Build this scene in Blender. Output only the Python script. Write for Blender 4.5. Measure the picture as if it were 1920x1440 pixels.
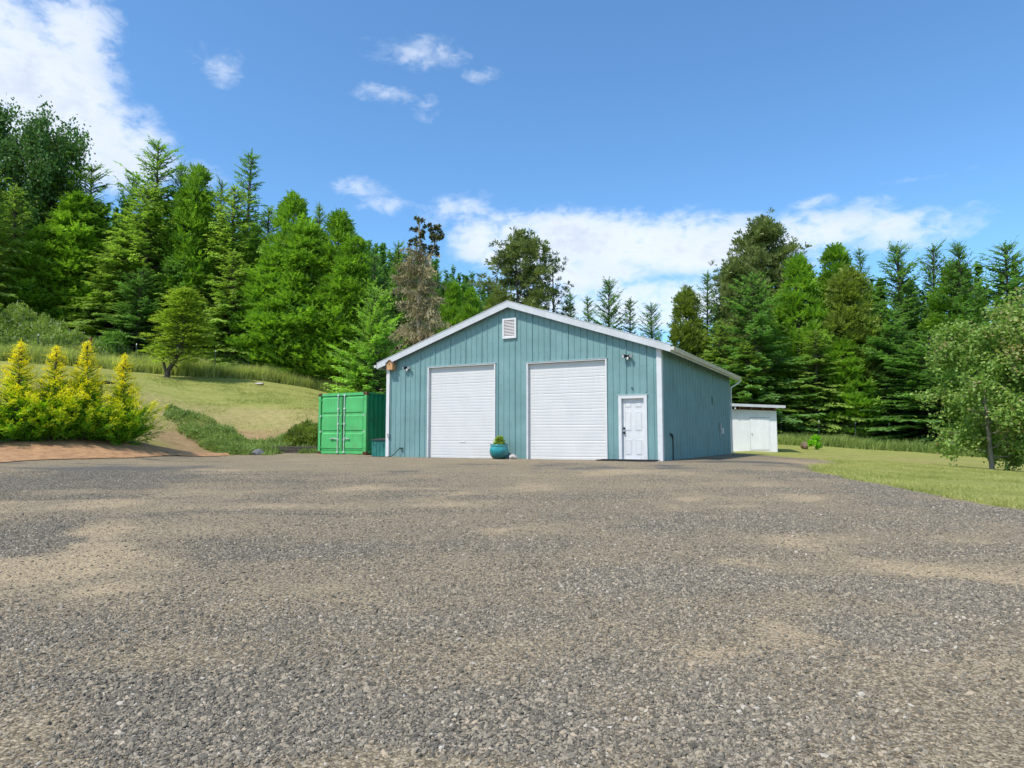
import bpy, bmesh, math, random
import numpy as np
from mathutils import Vector, Matrix
R = math.radians
for o in list(bpy.data.objects): bpy.data.objects.remove(o)
scene = bpy.context.scene
COL = scene.collection

# ------------------------------------------------------------------ camera
FPX, PITCH, CH = 1286.9, 0.0796, 0.736
cd = bpy.data.cameras.new('camera'); cam = bpy.data.objects.new('camera', cd); COL.objects.link(cam)
cam.location = (0, 0, CH); cam.rotation_euler = (R(90) + PITCH, 0, 0)
cd.sensor_width = 36; cd.lens = FPX / 1920 * 36; cd.clip_start = 0.05; cd.clip_end = 3000
scene.camera = cam
scene.view_settings.view_transform = 'Standard'; scene.view_settings.look = 'None'
scene.view_settings.exposure = 0.64; scene.view_settings.gamma = 1
try: scene.view_settings.use_curve_mapping = False
except Exception: pass

def ray(px, py):
    a = (px - 960) / FPX; v = (720 - py) / FPX
    return Vector((a, math.cos(PITCH) - v * math.sin(PITCH), math.sin(PITCH) + v * math.cos(PITCH)))
def at(px, py, Y):
    d = ray(px, py); return Vector((0, 0, CH)) + d * (Y / d.y)

# ------------------------------------------------------------------ sun and sky
SUN_EL, SUN_AZ = R(56), R(-130)          # azimuth clockwise from +Y
sd_ = Vector((math.sin(SUN_AZ) * math.cos(SUN_EL), math.cos(SUN_AZ) * math.cos(SUN_EL), math.sin(SUN_EL)))
sl = bpy.data.lights.new('sun', 'SUN'); sun = bpy.data.objects.new('sun', sl); COL.objects.link(sun)
sl.energy = 2.9; sl.angle = R(2.5); sl.color = (1.0, 0.94, 0.84)
sun.rotation_euler = sd_.to_track_quat('Z', 'Y').to_euler()

world = bpy.data.worlds.new('World'); scene.world = world; world.use_nodes = True
wt = world.node_tree; wt.nodes.clear()
class G:
    """tiny node helper"""
    def __init__(s, tree): s.t = tree
    def n(s, typ, **k):
        nd = s.t.nodes.new(typ)
        for a, b in k.items(): setattr(nd, a, b)
        return nd
    def set(s, sock, v):
        if isinstance(v, bpy.types.NodeSocket): s.t.links.new(v, sock)
        elif v is not None:
            if isinstance(v, (tuple, list)) and len(v) == 3 and len(sock.default_value) == 4: v = (*v, 1)
            sock.default_value = v
    def m(s, op, a, b=None, c=None, clamp=False):
        nd = s.n('ShaderNodeMath', operation=op, use_clamp=clamp)
        s.set(nd.inputs[0], a)
        if b is not None: s.set(nd.inputs[1], b)
        if c is not None: s.set(nd.inputs[2], c)
        return nd.outputs[0]
    def vm(s, op, a, b=None, out=0):
        nd = s.n('ShaderNodeVectorMath', operation=op); s.set(nd.inputs[0], a)
        if b is not None: s.set(nd.inputs[1], b)
        return nd.outputs[out]
    def mix(s, f, a, b, mode='MIX'):
        nd = s.n('ShaderNodeMix', data_type='RGBA', blend_type=mode)
        s.set(nd.inputs[0], f); s.set(nd.inputs[6], a); s.set(nd.inputs[7], b)
        return nd.outputs[2]
    def noise(s, vec, scale, detail=4, rough=0.55, dist=0, out=0):
        nd = s.n('ShaderNodeTexNoise'); nd.inputs['Scale'].default_value = scale
        nd.inputs['Detail'].default_value = detail; nd.inputs['Roughness'].default_value = rough
        nd.inputs['Distortion'].default_value = dist
        if vec is not None: s.set(nd.inputs['Vector'], vec)
        return nd.outputs[out]
    def voro(s, vec, scale, feature='F1', out='Distance', rand=1.0):
        nd = s.n('ShaderNodeTexVoronoi', feature=feature); nd.inputs['Scale'].default_value = scale
        nd.inputs['Randomness'].default_value = rand
        if vec is not None: s.set(nd.inputs['Vector'], vec)
        return nd.outputs[out]
    def ramp(s, f, stops):
        nd = s.n('ShaderNodeValToRGB'); cr = nd.color_ramp
        while len(cr.elements) < len(stops): cr.elements.new(0.5)
        for e, (p, c) in zip(cr.elements, stops):
            e.position = p; e.color = (*c, 1) if len(c) == 3 else c
        s.set(nd.inputs[0], f); return nd.outputs[0]
    def mr(s, v, a, b, c=0, d=1, smooth=False):
        nd = s.n('ShaderNodeMapRange'); nd.clamp = True
        if smooth: nd.interpolation_type = 'SMOOTHSTEP'
        s.set(nd.inputs[0], v); s.set(nd.inputs[1], a); s.set(nd.inputs[2], b)
        nd.inputs[3].default_value = c; nd.inputs[4].default_value = d
        return nd.outputs[0]
    def attr(s, name, typ='GEOMETRY', out='Fac'):
        nd = s.n('ShaderNodeAttribute'); nd.attribute_name = name; nd.attribute_type = typ
        return nd.outputs[out]

g = G(wt)
sky = g.n('ShaderNodeTexSky', sky_type='NISHITA'); sky.sun_disc = False
sky.sun_elevation = SUN_EL; sky.sun_rotation = SUN_AZ % (2 * math.pi)
sky.air_density = 1.0; sky.dust_density = 0.35; sky.ozone_density = 2.2
tc = g.n('ShaderNodeTexCoord').outputs['Generated']
dirn = g.vm('NORMALIZE', tc)
sep = g.n('ShaderNodeSeparateXYZ'); g.set(sep.inputs[0], dirn)
az = g.m('ARCTAN2', sep.outputs[0], sep.outputs[1]); el = g.m('ARCSINE', sep.outputs[2])
stretch = g.n('ShaderNodeCombineXYZ'); g.set(stretch.inputs[0], az); g.set(stretch.inputs[1], g.m('MULTIPLY', el, 1.7))
nz = g.noise(stretch.outputs[0], 11, 8, 0.6, 0.25)
nzc = g.m('SUBTRACT', nz, 0.5)
nbig = g.noise(stretch.outputs[0], 3.6, 3, 0.5); nbc = g.m('SUBTRACT', nbig, 0.5)
def azel(px, py):
    d = ray(px, py).normalized(); return math.atan2(d.x, d.y), math.asin(d.z)
#  px, py, half-width px, half-height px, weight
clouds = [(30, 150, 200, 140, 1.7), (90, 270, 200, 125, 1.35), (205, 265, 110, 90, 1.25), (-150, 120, 300, 300, 1.6),
          (130, 60, 90, 90, 1.2),
          (960, 455, 120, 58, 1.5), (1090, 455, 160, 68, 1.7), (1290, 455, 210, 56, 1.5), (1500, 445, 210, 46, 1.2),
          (1690, 440, 160, 38, 0.95), (1080, 510, 150, 46, 1.4), (1250, 570, 170, 55, 1.5), (1050, 570, 120, 60, 1.1),
          (675, 350, 50, 16, 0.55), (720, 380, 42, 18, 0.5), (860, 392, 76, 30, 0.7), (735, 175, 54, 20, 0.42),
          (800, 195, 20, 26, 0.4), (412, 125, 42, 32, 0.42), (775, 90, 74, 26, 0.42), (365, 330, 52, 28, 0.7),
          (1260, 404, 50, 10, 0.6), (1530, 378, 50, 10, 0.42), (1620, 385, 50, 12, 0.42), (1750, 330, 90, 5, 0.25),
          (900, 135, 24, 14, 0.35)]
mask = None
azd = g.m('MULTIPLY_ADD', nbc, 0.07, az); eld = g.m('MULTIPLY_ADD', nbc, -0.05, el)
for (px, py, rx, ry, w) in clouds:
    a0, e0 = azel(px, py); a1, _ = azel(px + rx, py); _, e1 = azel(px, py - ry)
    qa = g.m('DIVIDE', g.m('SUBTRACT', azd, a0), abs(a1 - a0)); qe = g.m('DIVIDE', g.m('SUBTRACT', eld, e0), abs(e1 - e0))
    q = g.m('ADD', g.m('MULTIPLY', qa, qa), g.m('MULTIPLY', qe, qe))
    v = g.m('MULTIPLY', g.m('SUBTRACT', 1.0, g.m('MULTIPLY', q, 0.72)), w)
    mask = v if mask is None else g.m('MAXIMUM', mask, v)
mask = g.m('MAXIMUM', mask, -1.0)
# generic unseen cloud added behind the camera as soft white fill light
back = g.mr(sep.outputs[1], 0.15, -0.25, 0, 1)
gen = g.m('MULTIPLY', g.m('SUBTRACT', g.noise(dirn, 2.2, 5, 0.6), 0.45), 7.0)
mask = g.m('MAXIMUM', mask, g.m('SUBTRACT', g.m('MULTIPLY', gen, back), g.m('MULTIPLY', g.m('SUBTRACT', 1.0, back), 3.0)))
nfi = g.m('SUBTRACT', g.noise(stretch.outputs[0], 34, 6, 0.62, 0.5), 0.5)
dens = g.m('ADD', g.m('MULTIPLY', g.m('ADD', nzc, g.m('MULTIPLY', nfi, 0.75)), 2.9), g.m('SUBTRACT', mask, 0.12))
cl = g.mr(dens, -0.25, 1.35, 0, 1, True)
cl = g.m('MULTIPLY', cl, g.mr(mask, 0.0, 1.1, 0.45, 0.93))
shade = g.mr(g.noise(stretch.outputs[0], 7, 5, 0.6, 0.6), 0.3, 0.7, 0, 1)
thick = g.mr(dens, 0.6, 1.9, 0, 1)
ccol = g.mix(g.m('MULTIPLY', thick, g.m('SUBTRACT', 1.0, g.m('MULTIPLY', shade, 0.6))), (7.7, 8.2, 9.0), (4.9, 5.5, 6.7))
skyc = g.mix(1.0, sky.outputs[0], (0.98, 1.42, 1.68), 'MULTIPLY')
col = g.mix(cl, skyc, ccol)
bg = g.n('ShaderNodeBackground'); g.set(bg.inputs[0], col); bg.inputs[1].default_value = 0.085
wo = g.n('ShaderNodeOutputWorld'); wt.links.new(bg.outputs[0], wo.inputs[0])

# ------------------------------------------------------------------ helpers
rng = np.random.default_rng(7); random.seed(7)
def tag(o, label=None, cat=None, group=None, kind=None):
    if label: o['label'] = label
    if cat: o['category'] = cat
    if group: o['group'] = group
    if kind: o['kind'] = kind
    return o
def empty(name, loc=(0, 0, 0), rz=0.0):
    o = bpy.data.objects.new(name, None); o.empty_display_size = 0.2; COL.objects.link(o)
    o.location = loc; o.rotation_euler = (0, 0, rz); return o
def link(name, me, mat, parent=None):
    o = bpy.data.objects.new(name, me); COL.objects.link(o)
    if mat is not None:
        for mm in (mat if isinstance(mat, (list, tuple)) else [mat]): me.materials.append(mm)
    if parent is not None: o.parent = parent
    return o
def np_mesh(name, V, F, attrs=None, smooth=False):
    """V (n,3), F (m,k) with equal face size k"""
    me = bpy.data.meshes.new(name); V = np.asarray(V, np.float32); F = np.asarray(F, np.int32); k = F.shape[1]
    me.vertices.add(len(V)); me.vertices.foreach_set('co', V.ravel())
    me.loops.add(F.size); me.loops.foreach_set('vertex_index', F.ravel())
    me.polygons.add(len(F)); me.polygons.foreach_set('loop_start', np.arange(len(F), dtype=np.int32) * k)
    me.polygons.foreach_set('loop_total', np.full(len(F), k, np.int32))
    for a, d in (attrs or {}).items():
        at_ = me.attributes.new(a, 'FLOAT', 'POINT'); at_.data.foreach_set('value', np.asarray(d, np.float32))
    me.update(calc_edges=True); me.validate()
    if smooth: me.polygons.foreach_set('use_smooth', np.ones(len(F), bool))
    return me
class MB:
    """collects boxes, prisms, tubes into one mesh"""
    def __init__(s): s.v = []; s.f = []; s.mi = []
    def add(s, vs, fs, mi=0):
        b = len(s.v); s.v += [tuple(v) for v in vs]
        for f in fs: s.f.append([b + i for i in f]); s.mi.append(mi)
    def box(s, a, b, mi=0, M=None):
        x0, y0, z0 = a; x1, y1, z1 = b
        vs = [(x0, y0, z0), (x1, y0, z0), (x1, y1, z0), (x0, y1, z0), (x0, y0, z1), (x1, y0, z1), (x1, y1, z1), (x0, y1, z1)]
        if M is not None: vs = [M @ Vector(v) for v in vs]
        s.add(vs, [(0, 3, 2, 1), (4, 5, 6, 7), (0, 1, 5, 4), (1, 2, 6, 5), (2, 3, 7, 6), (3, 0, 4, 7)], mi); return s
    def prism(s, poly, d0, d1, axis='y', mi=0):
        """polygon in (a,z) [axis y] / (a,b)... extruded along axis from d0 to d1"""
        n = len(poly)
        def P(p, d):
            if axis == 'y': return (p[0], d, p[1])
            if axis == 'x': return (d, p[0], p[1])
            return (p[0], p[1], d)
        vs = [P(p, d0) for p in poly] + [P(p, d1) for p in poly]
        fs = [tuple(range(n)), tuple(range(2 * n - 1, n - 1, -1))] + [(i, i + n, (i + 1) % n + n, (i + 1) % n) for i in range(n)]
        s.add(vs, fs, mi); return s
    def tube(s, pts, r, n=8, mi=0, cap=True):
        pts = [Vector(p) for p in pts]; rs = r if isinstance(r, (list, tuple)) else [r] * len(pts)
        vs = []; up0 = None
        for i, p in enumerate(pts):
            t = (pts[min(i + 1, len(pts) - 1)] - pts[max(i - 1, 0)]).normalized()
            up = Vector((0, 0, 1)) if abs(t.z) < 0.9 else Vector((1, 0, 0))
            if up0 is not None: up = up0
            a = t.cross(up).normalized(); b = a.cross(t).normalized(); up0 = b
            for k in range(n):
                an = 2 * math.pi * k / n; vs.append(p + (a * math.cos(an) + b * math.sin(an)) * rs[i])
        fs = []
        for i in range(len(pts) - 1):
            for k in range(n): fs.append((i * n + k, i * n + (k + 1) % n, (i + 1) * n + (k + 1) % n, (i + 1) * n + k))
        if cap: fs += [tuple(range(n - 1, -1, -1)), tuple((len(pts) - 1) * n + k for k in range(n))]
        s.add(vs, fs, mi); return s
    def lathe(s, prof, c=(0, 0, 0), n=32, mi=0):
        vs = []; m = len(prof)
        for k in range(n):
            a = 2 * math.pi * k / n
            for r_, z in prof: vs.append((c[0] + r_ * math.cos(a), c[1] + r_ * math.sin(a), c[2] + z))
        fs = [(k * m + i, ((k + 1) % n) * m + i, ((k + 1) % n) * m + i + 1, k * m + i + 1) for k in range(n) for i in range(m - 1)]
        s.add(vs, fs, mi); return s
    def build(s, name, mat, parent=None, bevel=0, smooth=False):
        me = bpy.data.meshes.new(name); me.from_pydata(s.v, [], s.f)
        me.polygons.foreach_set('material_index', s.mi); me.update()
        bm = bmesh.new(); bm.from_mesh(me); bmesh.ops.recalc_face_normals(bm, faces=bm.faces); bm.to_mesh(me); bm.free()
        if smooth: me.polygons.foreach_set('use_smooth', [True] * len(me.polygons))
        o = link(name, me, mat, parent)
        if bevel:
            b = o.modifiers.new('bevel', 'BEVEL'); b.width = bevel; b.segments = 2; b.limit_method = 'ANGLE'
        return o

_perm = np.random.default_rng(3).random((256, 256))
def vnoise(x, y, f=1.0, oct=4, seed=0):
    x = np.asarray(x, float) * f + seed * 17.3 + 1000; y = np.asarray(y, float) * f + seed * 9.1 + 1000
    s = 0; a = 1; tot = 0
    for o in range(oct):
        xi = np.floor(x).astype(int); yi = np.floor(y).astype(int); fx = x - xi; fy = y - yi
        fx = fx * fx * (3 - 2 * fx); fy = fy * fy * (3 - 2 * fy)
        p = lambda i, j: _perm[(xi + i) % 256, (yi + j) % 256]
        s = s + a * ((p(0, 0) * (1 - fx) + p(1, 0) * fx) * (1 - fy) + (p(0, 1) * (1 - fx) + p(1, 1) * fx) * fy)
        tot += a; a *= 0.5; x = x * 2.03 + 11; y = y * 2.03 + 7
    return s / tot
def sstep(x, a, b):
    t = np.clip((x - a) / (b - a), 0, 1); return t * t * (3 - 2 * t)

# ------------------------------------------------------------------ materials
def mat(name):
    m = bpy.data.materials.new(name); m.use_nodes = True; t = m.node_tree; t.nodes.clear()
    g = G(t); b = g.n('ShaderNodeBsdfPrincipled'); o = g.n('ShaderNodeOutputMaterial'); t.links.new(b.outputs[0], o.inputs[0])
    return m, g, b, o
def painted(name, c, rough=0.5, var=0.12, scale=3.0, spec=0.4, metal=0.0, dirt=None, dirt_amt=0.3, bump=0.0, streak=True):
    """paint or metal with soft weathering: blotches, vertical streaks and optional dirt colour"""
    m, g, b, o = mat(name); co = g.n('ShaderNodeTexCoord').outputs['Object']
    n1 = g.noise(co, scale, 5, 0.6)
    mp = g.n('ShaderNodeMapping'); mp.inputs['Scale'].default_value = (9, 9, 0.5) if streak else (4, 4, 4); g.set(mp.inputs[0], co)
    n2 = g.noise(mp.outputs[0], 2.0, 4, 0.6)
    f = g.m('ADD', g.m('MULTIPLY', n1, 0.6), g.m('MULTIPLY', n2, 0.4))
    dark = tuple(x * (1 - var * 1.6) for x in c); light = tuple(min(1, x * (1 + var)) for x in c)
    colr = g.ramp(f, [(0.36, dark), (0.62, light)])
    if dirt:
        d = g.mr(g.m('ADD', g.noise(co, 1.6, 6, 0.7), g.m('MULTIPLY', n2, 0.25)), 0.62, 0.85, 0, dirt_amt)
        colr = g.mix(d, colr, dirt)
    g.set(b.inputs['Base Color'], colr); g.set(b.inputs['Roughness'], g.mr(n1, 0.3, 0.7, rough - 0.07, rough + 0.12))
    b.inputs['Metallic'].default_value = metal; b.inputs['Specular IOR Level'].default_value = spec
    if bump:
        bp = g.n('ShaderNodeBump'); bp.inputs['Strength'].default_value = bump; bp.inputs['Distance'].default_value = 0.01
        g.set(bp.inputs['Height'], g.noise(co, 40, 4)); g.set(b.inputs['Normal'], bp.outputs[0])
    return m
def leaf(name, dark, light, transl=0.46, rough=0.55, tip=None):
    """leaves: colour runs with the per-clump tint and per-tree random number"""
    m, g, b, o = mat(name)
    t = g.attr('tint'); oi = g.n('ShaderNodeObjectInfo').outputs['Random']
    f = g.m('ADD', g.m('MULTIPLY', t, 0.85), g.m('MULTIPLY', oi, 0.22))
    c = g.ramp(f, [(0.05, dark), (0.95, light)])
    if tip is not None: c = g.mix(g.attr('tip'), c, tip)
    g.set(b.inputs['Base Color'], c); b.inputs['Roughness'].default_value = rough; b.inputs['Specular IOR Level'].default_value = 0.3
    tr = g.n('ShaderNodeBsdfTranslucent'); g.set(tr.inputs[0], g.mix(1.0, c, (1.15, 1.25, 0.6), 'MULTIPLY'))
    mx = g.n('ShaderNodeMixShader'); mx.inputs[0].default_value = transl
    g.t.links.new(b.outputs[0], mx.inputs[1]); g.t.links.new(tr.outputs[0], mx.inputs[2]); g.t.links.new(mx.outputs[0], o.inputs[0])
    return m
def wood(name, c1, c2, scale=6, axis=2, rough=0.8):
    m, g, b, o = mat(name); co = g.n('ShaderNodeTexCoord').outputs['Object']
    mp = g.n('ShaderNodeMapping'); sc = [scale * 4] * 3; sc[axis] = scale * 0.35; mp.inputs['Scale'].default_value = sc; g.set(mp.inputs[0], co)
    n = g.noise(mp.outputs[0], 1.6, 6, 0.65)
    g.set(b.inputs['Base Color'], g.ramp(n, [(0.32, c1), (0.68, c2)])); b.inputs['Roughness'].default_value = rough
    bp = g.n('ShaderNodeBump'); bp.inputs['Strength'].default_value = 0.5; bp.inputs['Distance'].default_value = 0.01
    g.set(bp.inputs['Height'], n); g.set(b.inputs['Normal'], bp.outputs[0]); return m

M = {}
M['teal'] = painted('teal siding', (0.168, 0.300, 0.300), 0.42, 0.10, 1.1, 0.45, dirt=(0.22, 0.34, 0.36), dirt_amt=0.5)
M['screw'] = painted('screw heads', (0.05, 0.11, 0.12), 0.5)
M['white'] = painted('white trim', (0.66, 0.66, 0.67), 0.45, 0.05, 4, dirt=(0.55, 0.54, 0.5), dirt_amt=0.35)
M['fascia'] = painted('white fascia metal', (0.56, 0.57, 0.59), 0.4, 0.07, 3, dirt=(0.42, 0.42, 0.42), dirt_amt=0.4)
M['gutter'] = painted('cream gutter', (0.60, 0.58, 0.52), 0.4, 0.07, 3, dirt=(0.4, 0.38, 0.32), dirt_amt=0.4)
M['door'] = painted('white overhead door', (0.62, 0.61, 0.605), 0.4, 0.03, 1.5, 0.4, dirt=(0.56, 0.56, 0.56), dirt_amt=0.4)
M['roof'] = painted('grey roof metal', (0.36, 0.37, 0.38), 0.4, 0.1, 2)
M['black'] = painted('black metal', (0.012, 0.012, 0.014), 0.4, 0.2)
M['rubber'] = painted('black rubber', (0.018, 0.018, 0.02), 0.8, 0.2, bump=0.4)
M['louver'] = painted('weathered louvres', (0.66, 0.63, 0.61), 0.6, 0.06)
M['ventback'] = painted('dark vent backing', (0.12, 0.07, 0.05), 0.9)
M['grey'] = painted('grey plastic', (0.35, 0.36, 0.37), 0.5)
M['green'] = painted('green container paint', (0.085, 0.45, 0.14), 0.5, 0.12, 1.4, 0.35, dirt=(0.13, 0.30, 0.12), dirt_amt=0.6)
M['greenshade'] = painted('green container paint in shade', (0.02, 0.32, 0.13), 0.5, 0.14, 1.2, 0.35, dirt=(0.10, 0.09, 0.04), dirt_amt=0.35)  # darker copy of the container green, with the sides' shade in the colour
M['rust'] = painted('rusty steel', (0.16, 0.07, 0.035), 0.85, 0.45, 14, 0.2, dirt=(0.45, 0.35, 0.28), dirt_amt=0.5, streak=False)
M['rod'] = painted('galvanised rods', (0.48, 0.56, 0.50), 0.4, 0.15, 8, 0.5, 0.0)
M['tealbox'] = painted('teal box paint', (0.025, 0.17, 0.15), 0.55, 0.2, 3)
M['darkgreen'] = painted('dark green paint', (0.012, 0.045, 0.032), 0.55, 0.2, 3)
M['dark'] = painted('dark weathered lid', (0.045, 0.045, 0.045), 0.8, 0.2, 3)
M['shed'] = painted('white shed boards', (0.82, 0.82, 0.84), 0.6, 0.05, 1.5, dirt=(0.66, 0.68, 0.66), dirt_amt=0.25)
M['rafter'] = wood('reddish rafters', (0.10, 0.035, 0.02), (0.24, 0.10, 0.06), 6, 1)
M['cedarwood'] = wood('birdhouse boards', (0.42, 0.21, 0.09), (0.62, 0.36, 0.17), 10, 2)
M['timber'] = wood('weathered timbers', (0.045, 0.035, 0.028), (0.17, 0.13, 0.10), 5, 0)
M['post'] = wood('fence post wood', (0.10, 0.07, 0.05), (0.26, 0.19, 0.14), 9, 2)
M['rustpost'] = wood('rusty post', (0.12, 0.035, 0.018), (0.26, 0.09, 0.04), 9, 2)
M['tpost'] = painted('steel fence post', (0.06, 0.09, 0.07), 0.6)
M['wire'] = painted('fence wire', (0.10, 0.12, 0.11), 0.5, metal=0.3)
M['bark'] = wood('conifer bark', (0.035, 0.025, 0.020), (0.13, 0.10, 0.08), 3, 2)
M['palebark'] = wood('pale bark', (0.16, 0.14, 0.12), (0.36, 0.32, 0.28), 5, 2)
M['deadbark'] = wood('dead wood', (0.18, 0.15, 0.11), (0.42, 0.36, 0.27), 4, 2)
M['fir'] = leaf('fir needles', (0.05, 0.125, 0.026), (0.325, 0.545, 0.095))
M['firblue'] = leaf('blue green needles', (0.05, 0.13, 0.04), (0.285, 0.505, 0.145))
M['firlight'] = leaf('light green needles', (0.09, 0.175, 0.028), (0.46, 0.63, 0.13))
M['cedar'] = leaf('bright cedar sprays', (0.055, 0.145, 0.014), (0.34, 0.56, 0.06))
M['olive'] = leaf('olive sprays', (0.07, 0.12, 0.02), (0.38, 0.46, 0.09))
M['firyoung'] = leaf('young fir needles', (0.1, 0.23, 0.03), (0.5, 0.76, 0.14), 0.4)
M['pine'] = leaf('pine needles', (0.075, 0.11, 0.032), (0.31, 0.37, 0.12))
M['pinetop'] = leaf('dark pine tufts', (0.045, 0.075, 0.03), (0.17, 0.24, 0.08))
M['lichen'] = leaf('tan lichen twigs', (0.13, 0.105, 0.05), (0.5, 0.42, 0.25), 0.2)
M['deadtuft'] = leaf('brown cone clumps', (0.035, 0.04, 0.014), (0.12, 0.13, 0.045), 0.1)
M['twist'] = leaf('yellow green sprays', (0.12, 0.2, 0.022), (0.56, 0.7, 0.1), 0.4)
M['maple'] = leaf('maple leaves', (0.12, 0.23, 0.04), (0.5, 0.66, 0.19), 0.45, tip=(0.50, 0.36, 0.22))
M['oak'] = leaf('oak leaves', (0.025, 0.075, 0.02), (0.14, 0.28, 0.065), 0.3)
M['gold'] = leaf('golden cypress sprays', (0.06, 0.24, 0.01), (0.4, 0.74, 0.03), 0.4, tip=(0.98, 0.84, 0.03))
M['bramble'] = leaf('bramble leaves', (0.07, 0.15, 0.02), (0.4, 0.52, 0.12), 0.35, tip=(0.55, 0.55, 0.42))
M['weeds'] = leaf('weed leaves', (0.06, 0.13, 0.025), (0.4, 0.5, 0.15), 0.35)
M['sapling'] = leaf('sapling leaves', (0.135, 0.360, 0.018), (0.390, 0.750, 0.045), 0.45)
M['tallgrass'] = leaf('tall grass blades', (0.16, 0.23, 0.04), (0.62, 0.64, 0.25), 0.5, 0.6)
M['roughgrass'] = leaf('rough green grass blades', (0.06, 0.14, 0.02), (0.36, 0.44, 0.13), 0.4, 0.6)
M['turf'] = leaf('mown grass blades', (0.2, 0.255, 0.045), (0.54, 0.52, 0.19), 0.35, 0.6)
M['stonewhite'] = painted('pale rock', (0.50, 0.45, 0.42), 0.85, 0.25, 12, 0.2, bump=0.6, streak=False)
M['stonegrey'] = painted('grey rock', (0.16, 0.16, 0.16), 0.85, 0.3, 9, 0.2, bump=0.6, streak=False)
M['stonebrown'] = painted('brown stump', (0.22, 0.15, 0.10), 0.9, 0.3, 9, 0.2, bump=0.6, streak=False)

# glazed pot
m, g, b, o = mat('turquoise glaze'); co = g.n('ShaderNodeTexCoord').outputs['Object']
sp = g.n('ShaderNodeSeparateXYZ'); g.set(sp.inputs[0], co)
f = g.m('ADD', g.mr(sp.outputs[2], 0.0, 0.5), g.m('MULTIPLY', g.m('SUBTRACT', g.noise(co, 6, 4), 0.5), 0.5))
g.set(b.inputs['Base Color'], g.ramp(f, [(0.1, (0.005, 0.10, 0.11)), (0.6, (0.008, 0.22, 0.24)), (0.95, (0.06, 0.36, 0.38))]))
b.inputs['Roughness'].default_value = 0.16; b.inputs['Coat Weight'].default_value = 0.5; M['glaze'] = m

# ------------------------------------------------------------------ terrain
TP = []
def tp(x, y, z): TP.append((x, y, z))
def tpx(px, py, Y): p = at(px, py, Y); TP.append((p.x, p.y, p.z))
def zyard(Y): return float(-0.60 + 0.60 * np.clip((Y - 2) / 20.0, 0, 1))
for x in (-16, -8, 0, 8): 
    for y in (0, 5, 10, 15, 20): tp(x, y, zyard(y))
for x in (-40, 40):
    for y in (-30, 0): tp(x, y, -0.7)
tp(0, -40, -1); 
GO = Vector((-4.892, 26.995, 0)); GTH = 0.48538; GW, GD, GH, GR_ = 10.912, 11.658, 3.66, 1.823
gU = Vector((math.cos(GTH), -math.sin(GTH), 0)); gV = Vector((math.sin(GTH), math.cos(GTH), 0))
def gl(u, v, z=0): return GO + gU * u + gV * v + Vector((0, 0, z))
for u in (0, 5, GW):
    for v in (0, 6, GD): p = gl(u, v); tp(p.x, p.y, 0)
tp(-15.6, 20.9, 0.0); tp(-13.3, 24.2, 0.0); tp(-13.1, 27.5, 0.04); tp(-8.6, 30.2, 0.10); tp(-6.0, 28.3, 0.06); tp(-10.5, 29.4, 0.08)
tp(-6, 36, 0.5); tp(-2, 36, 0.15)
for a in [(0, 833, 23.8), (150, 834, 25.2), (250, 836, 27), (340, 838, 29.5), (430, 840, 31), (540, 836, 31.6),
          (0, 740, 30), (150, 757, 30), (300, 768, 34), (400, 785, 34), (480, 790, 34.5), (560, 780, 35), (595, 772, 36),
          (300, 800, 31), (420, 815, 32), (530, 815, 32.5),
          (0, 705, 37), (160, 715, 38), (325, 738, 39), (480, 750, 40), (590, 752, 42),
          (0, 678, 46), (160, 687, 47), (325, 705, 47.5), (480, 715, 49), (600, 733, 51), (650, 745, 54),
          (0, 655, 58), (200, 670, 58), (400, 688, 60), (600, 715, 62), (-200, 700, 40), (-200, 660, 55), (-120, 790, 26), (-200, 860, 18)]: tpx(*a)
tp(-40, 15, 1.0); tp(-45, 35, 5)
tp(-60, 70, 10); tp(-60, 110, 20); tp(-25, 110, 15); tp(-5, 110, 9); tp(-5, 60, 2.0); tp(15, 70, 0.5); tp(40, 70, -0.5); tp(20, 110, 2); tp(70, 60, -1.5)
for (px, py, Y) in [(1860, 880, 27.5), (1920, 868, 37), (1700, 846, 44), (1460, 834, 46), (1600, 862, 31), (1414, 847, 37), (1750, 900, 18), (1620, 875, 22),
                    (1920, 905, 17), (2100, 900, 28), (2100, 868, 42)]: tpx(px, py, Y)
TP = np.array(TP)
S_ = 20.0
def _phi(r2): return 0.5 * r2 * np.log(r2 + 1e-9)
_d2 = ((TP[:, None, :2] - TP[None, :, :2]) ** 2).sum(-1) / S_ ** 2
_n = len(TP); _A = np.zeros((_n + 3, _n + 3)); _A[:_n, :_n] = _phi(_d2) + 2e-4 * np.eye(_n)
_A[:_n, _n] = 1; _A[:_n, _n + 1:] = TP[:, :2] / S_; _A[_n:, :_n] = _A[:_n, _n:].T
_w = np.linalg.solve(_A, np.concatenate([TP[:, 2], [0, 0, 0]]))
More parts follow.
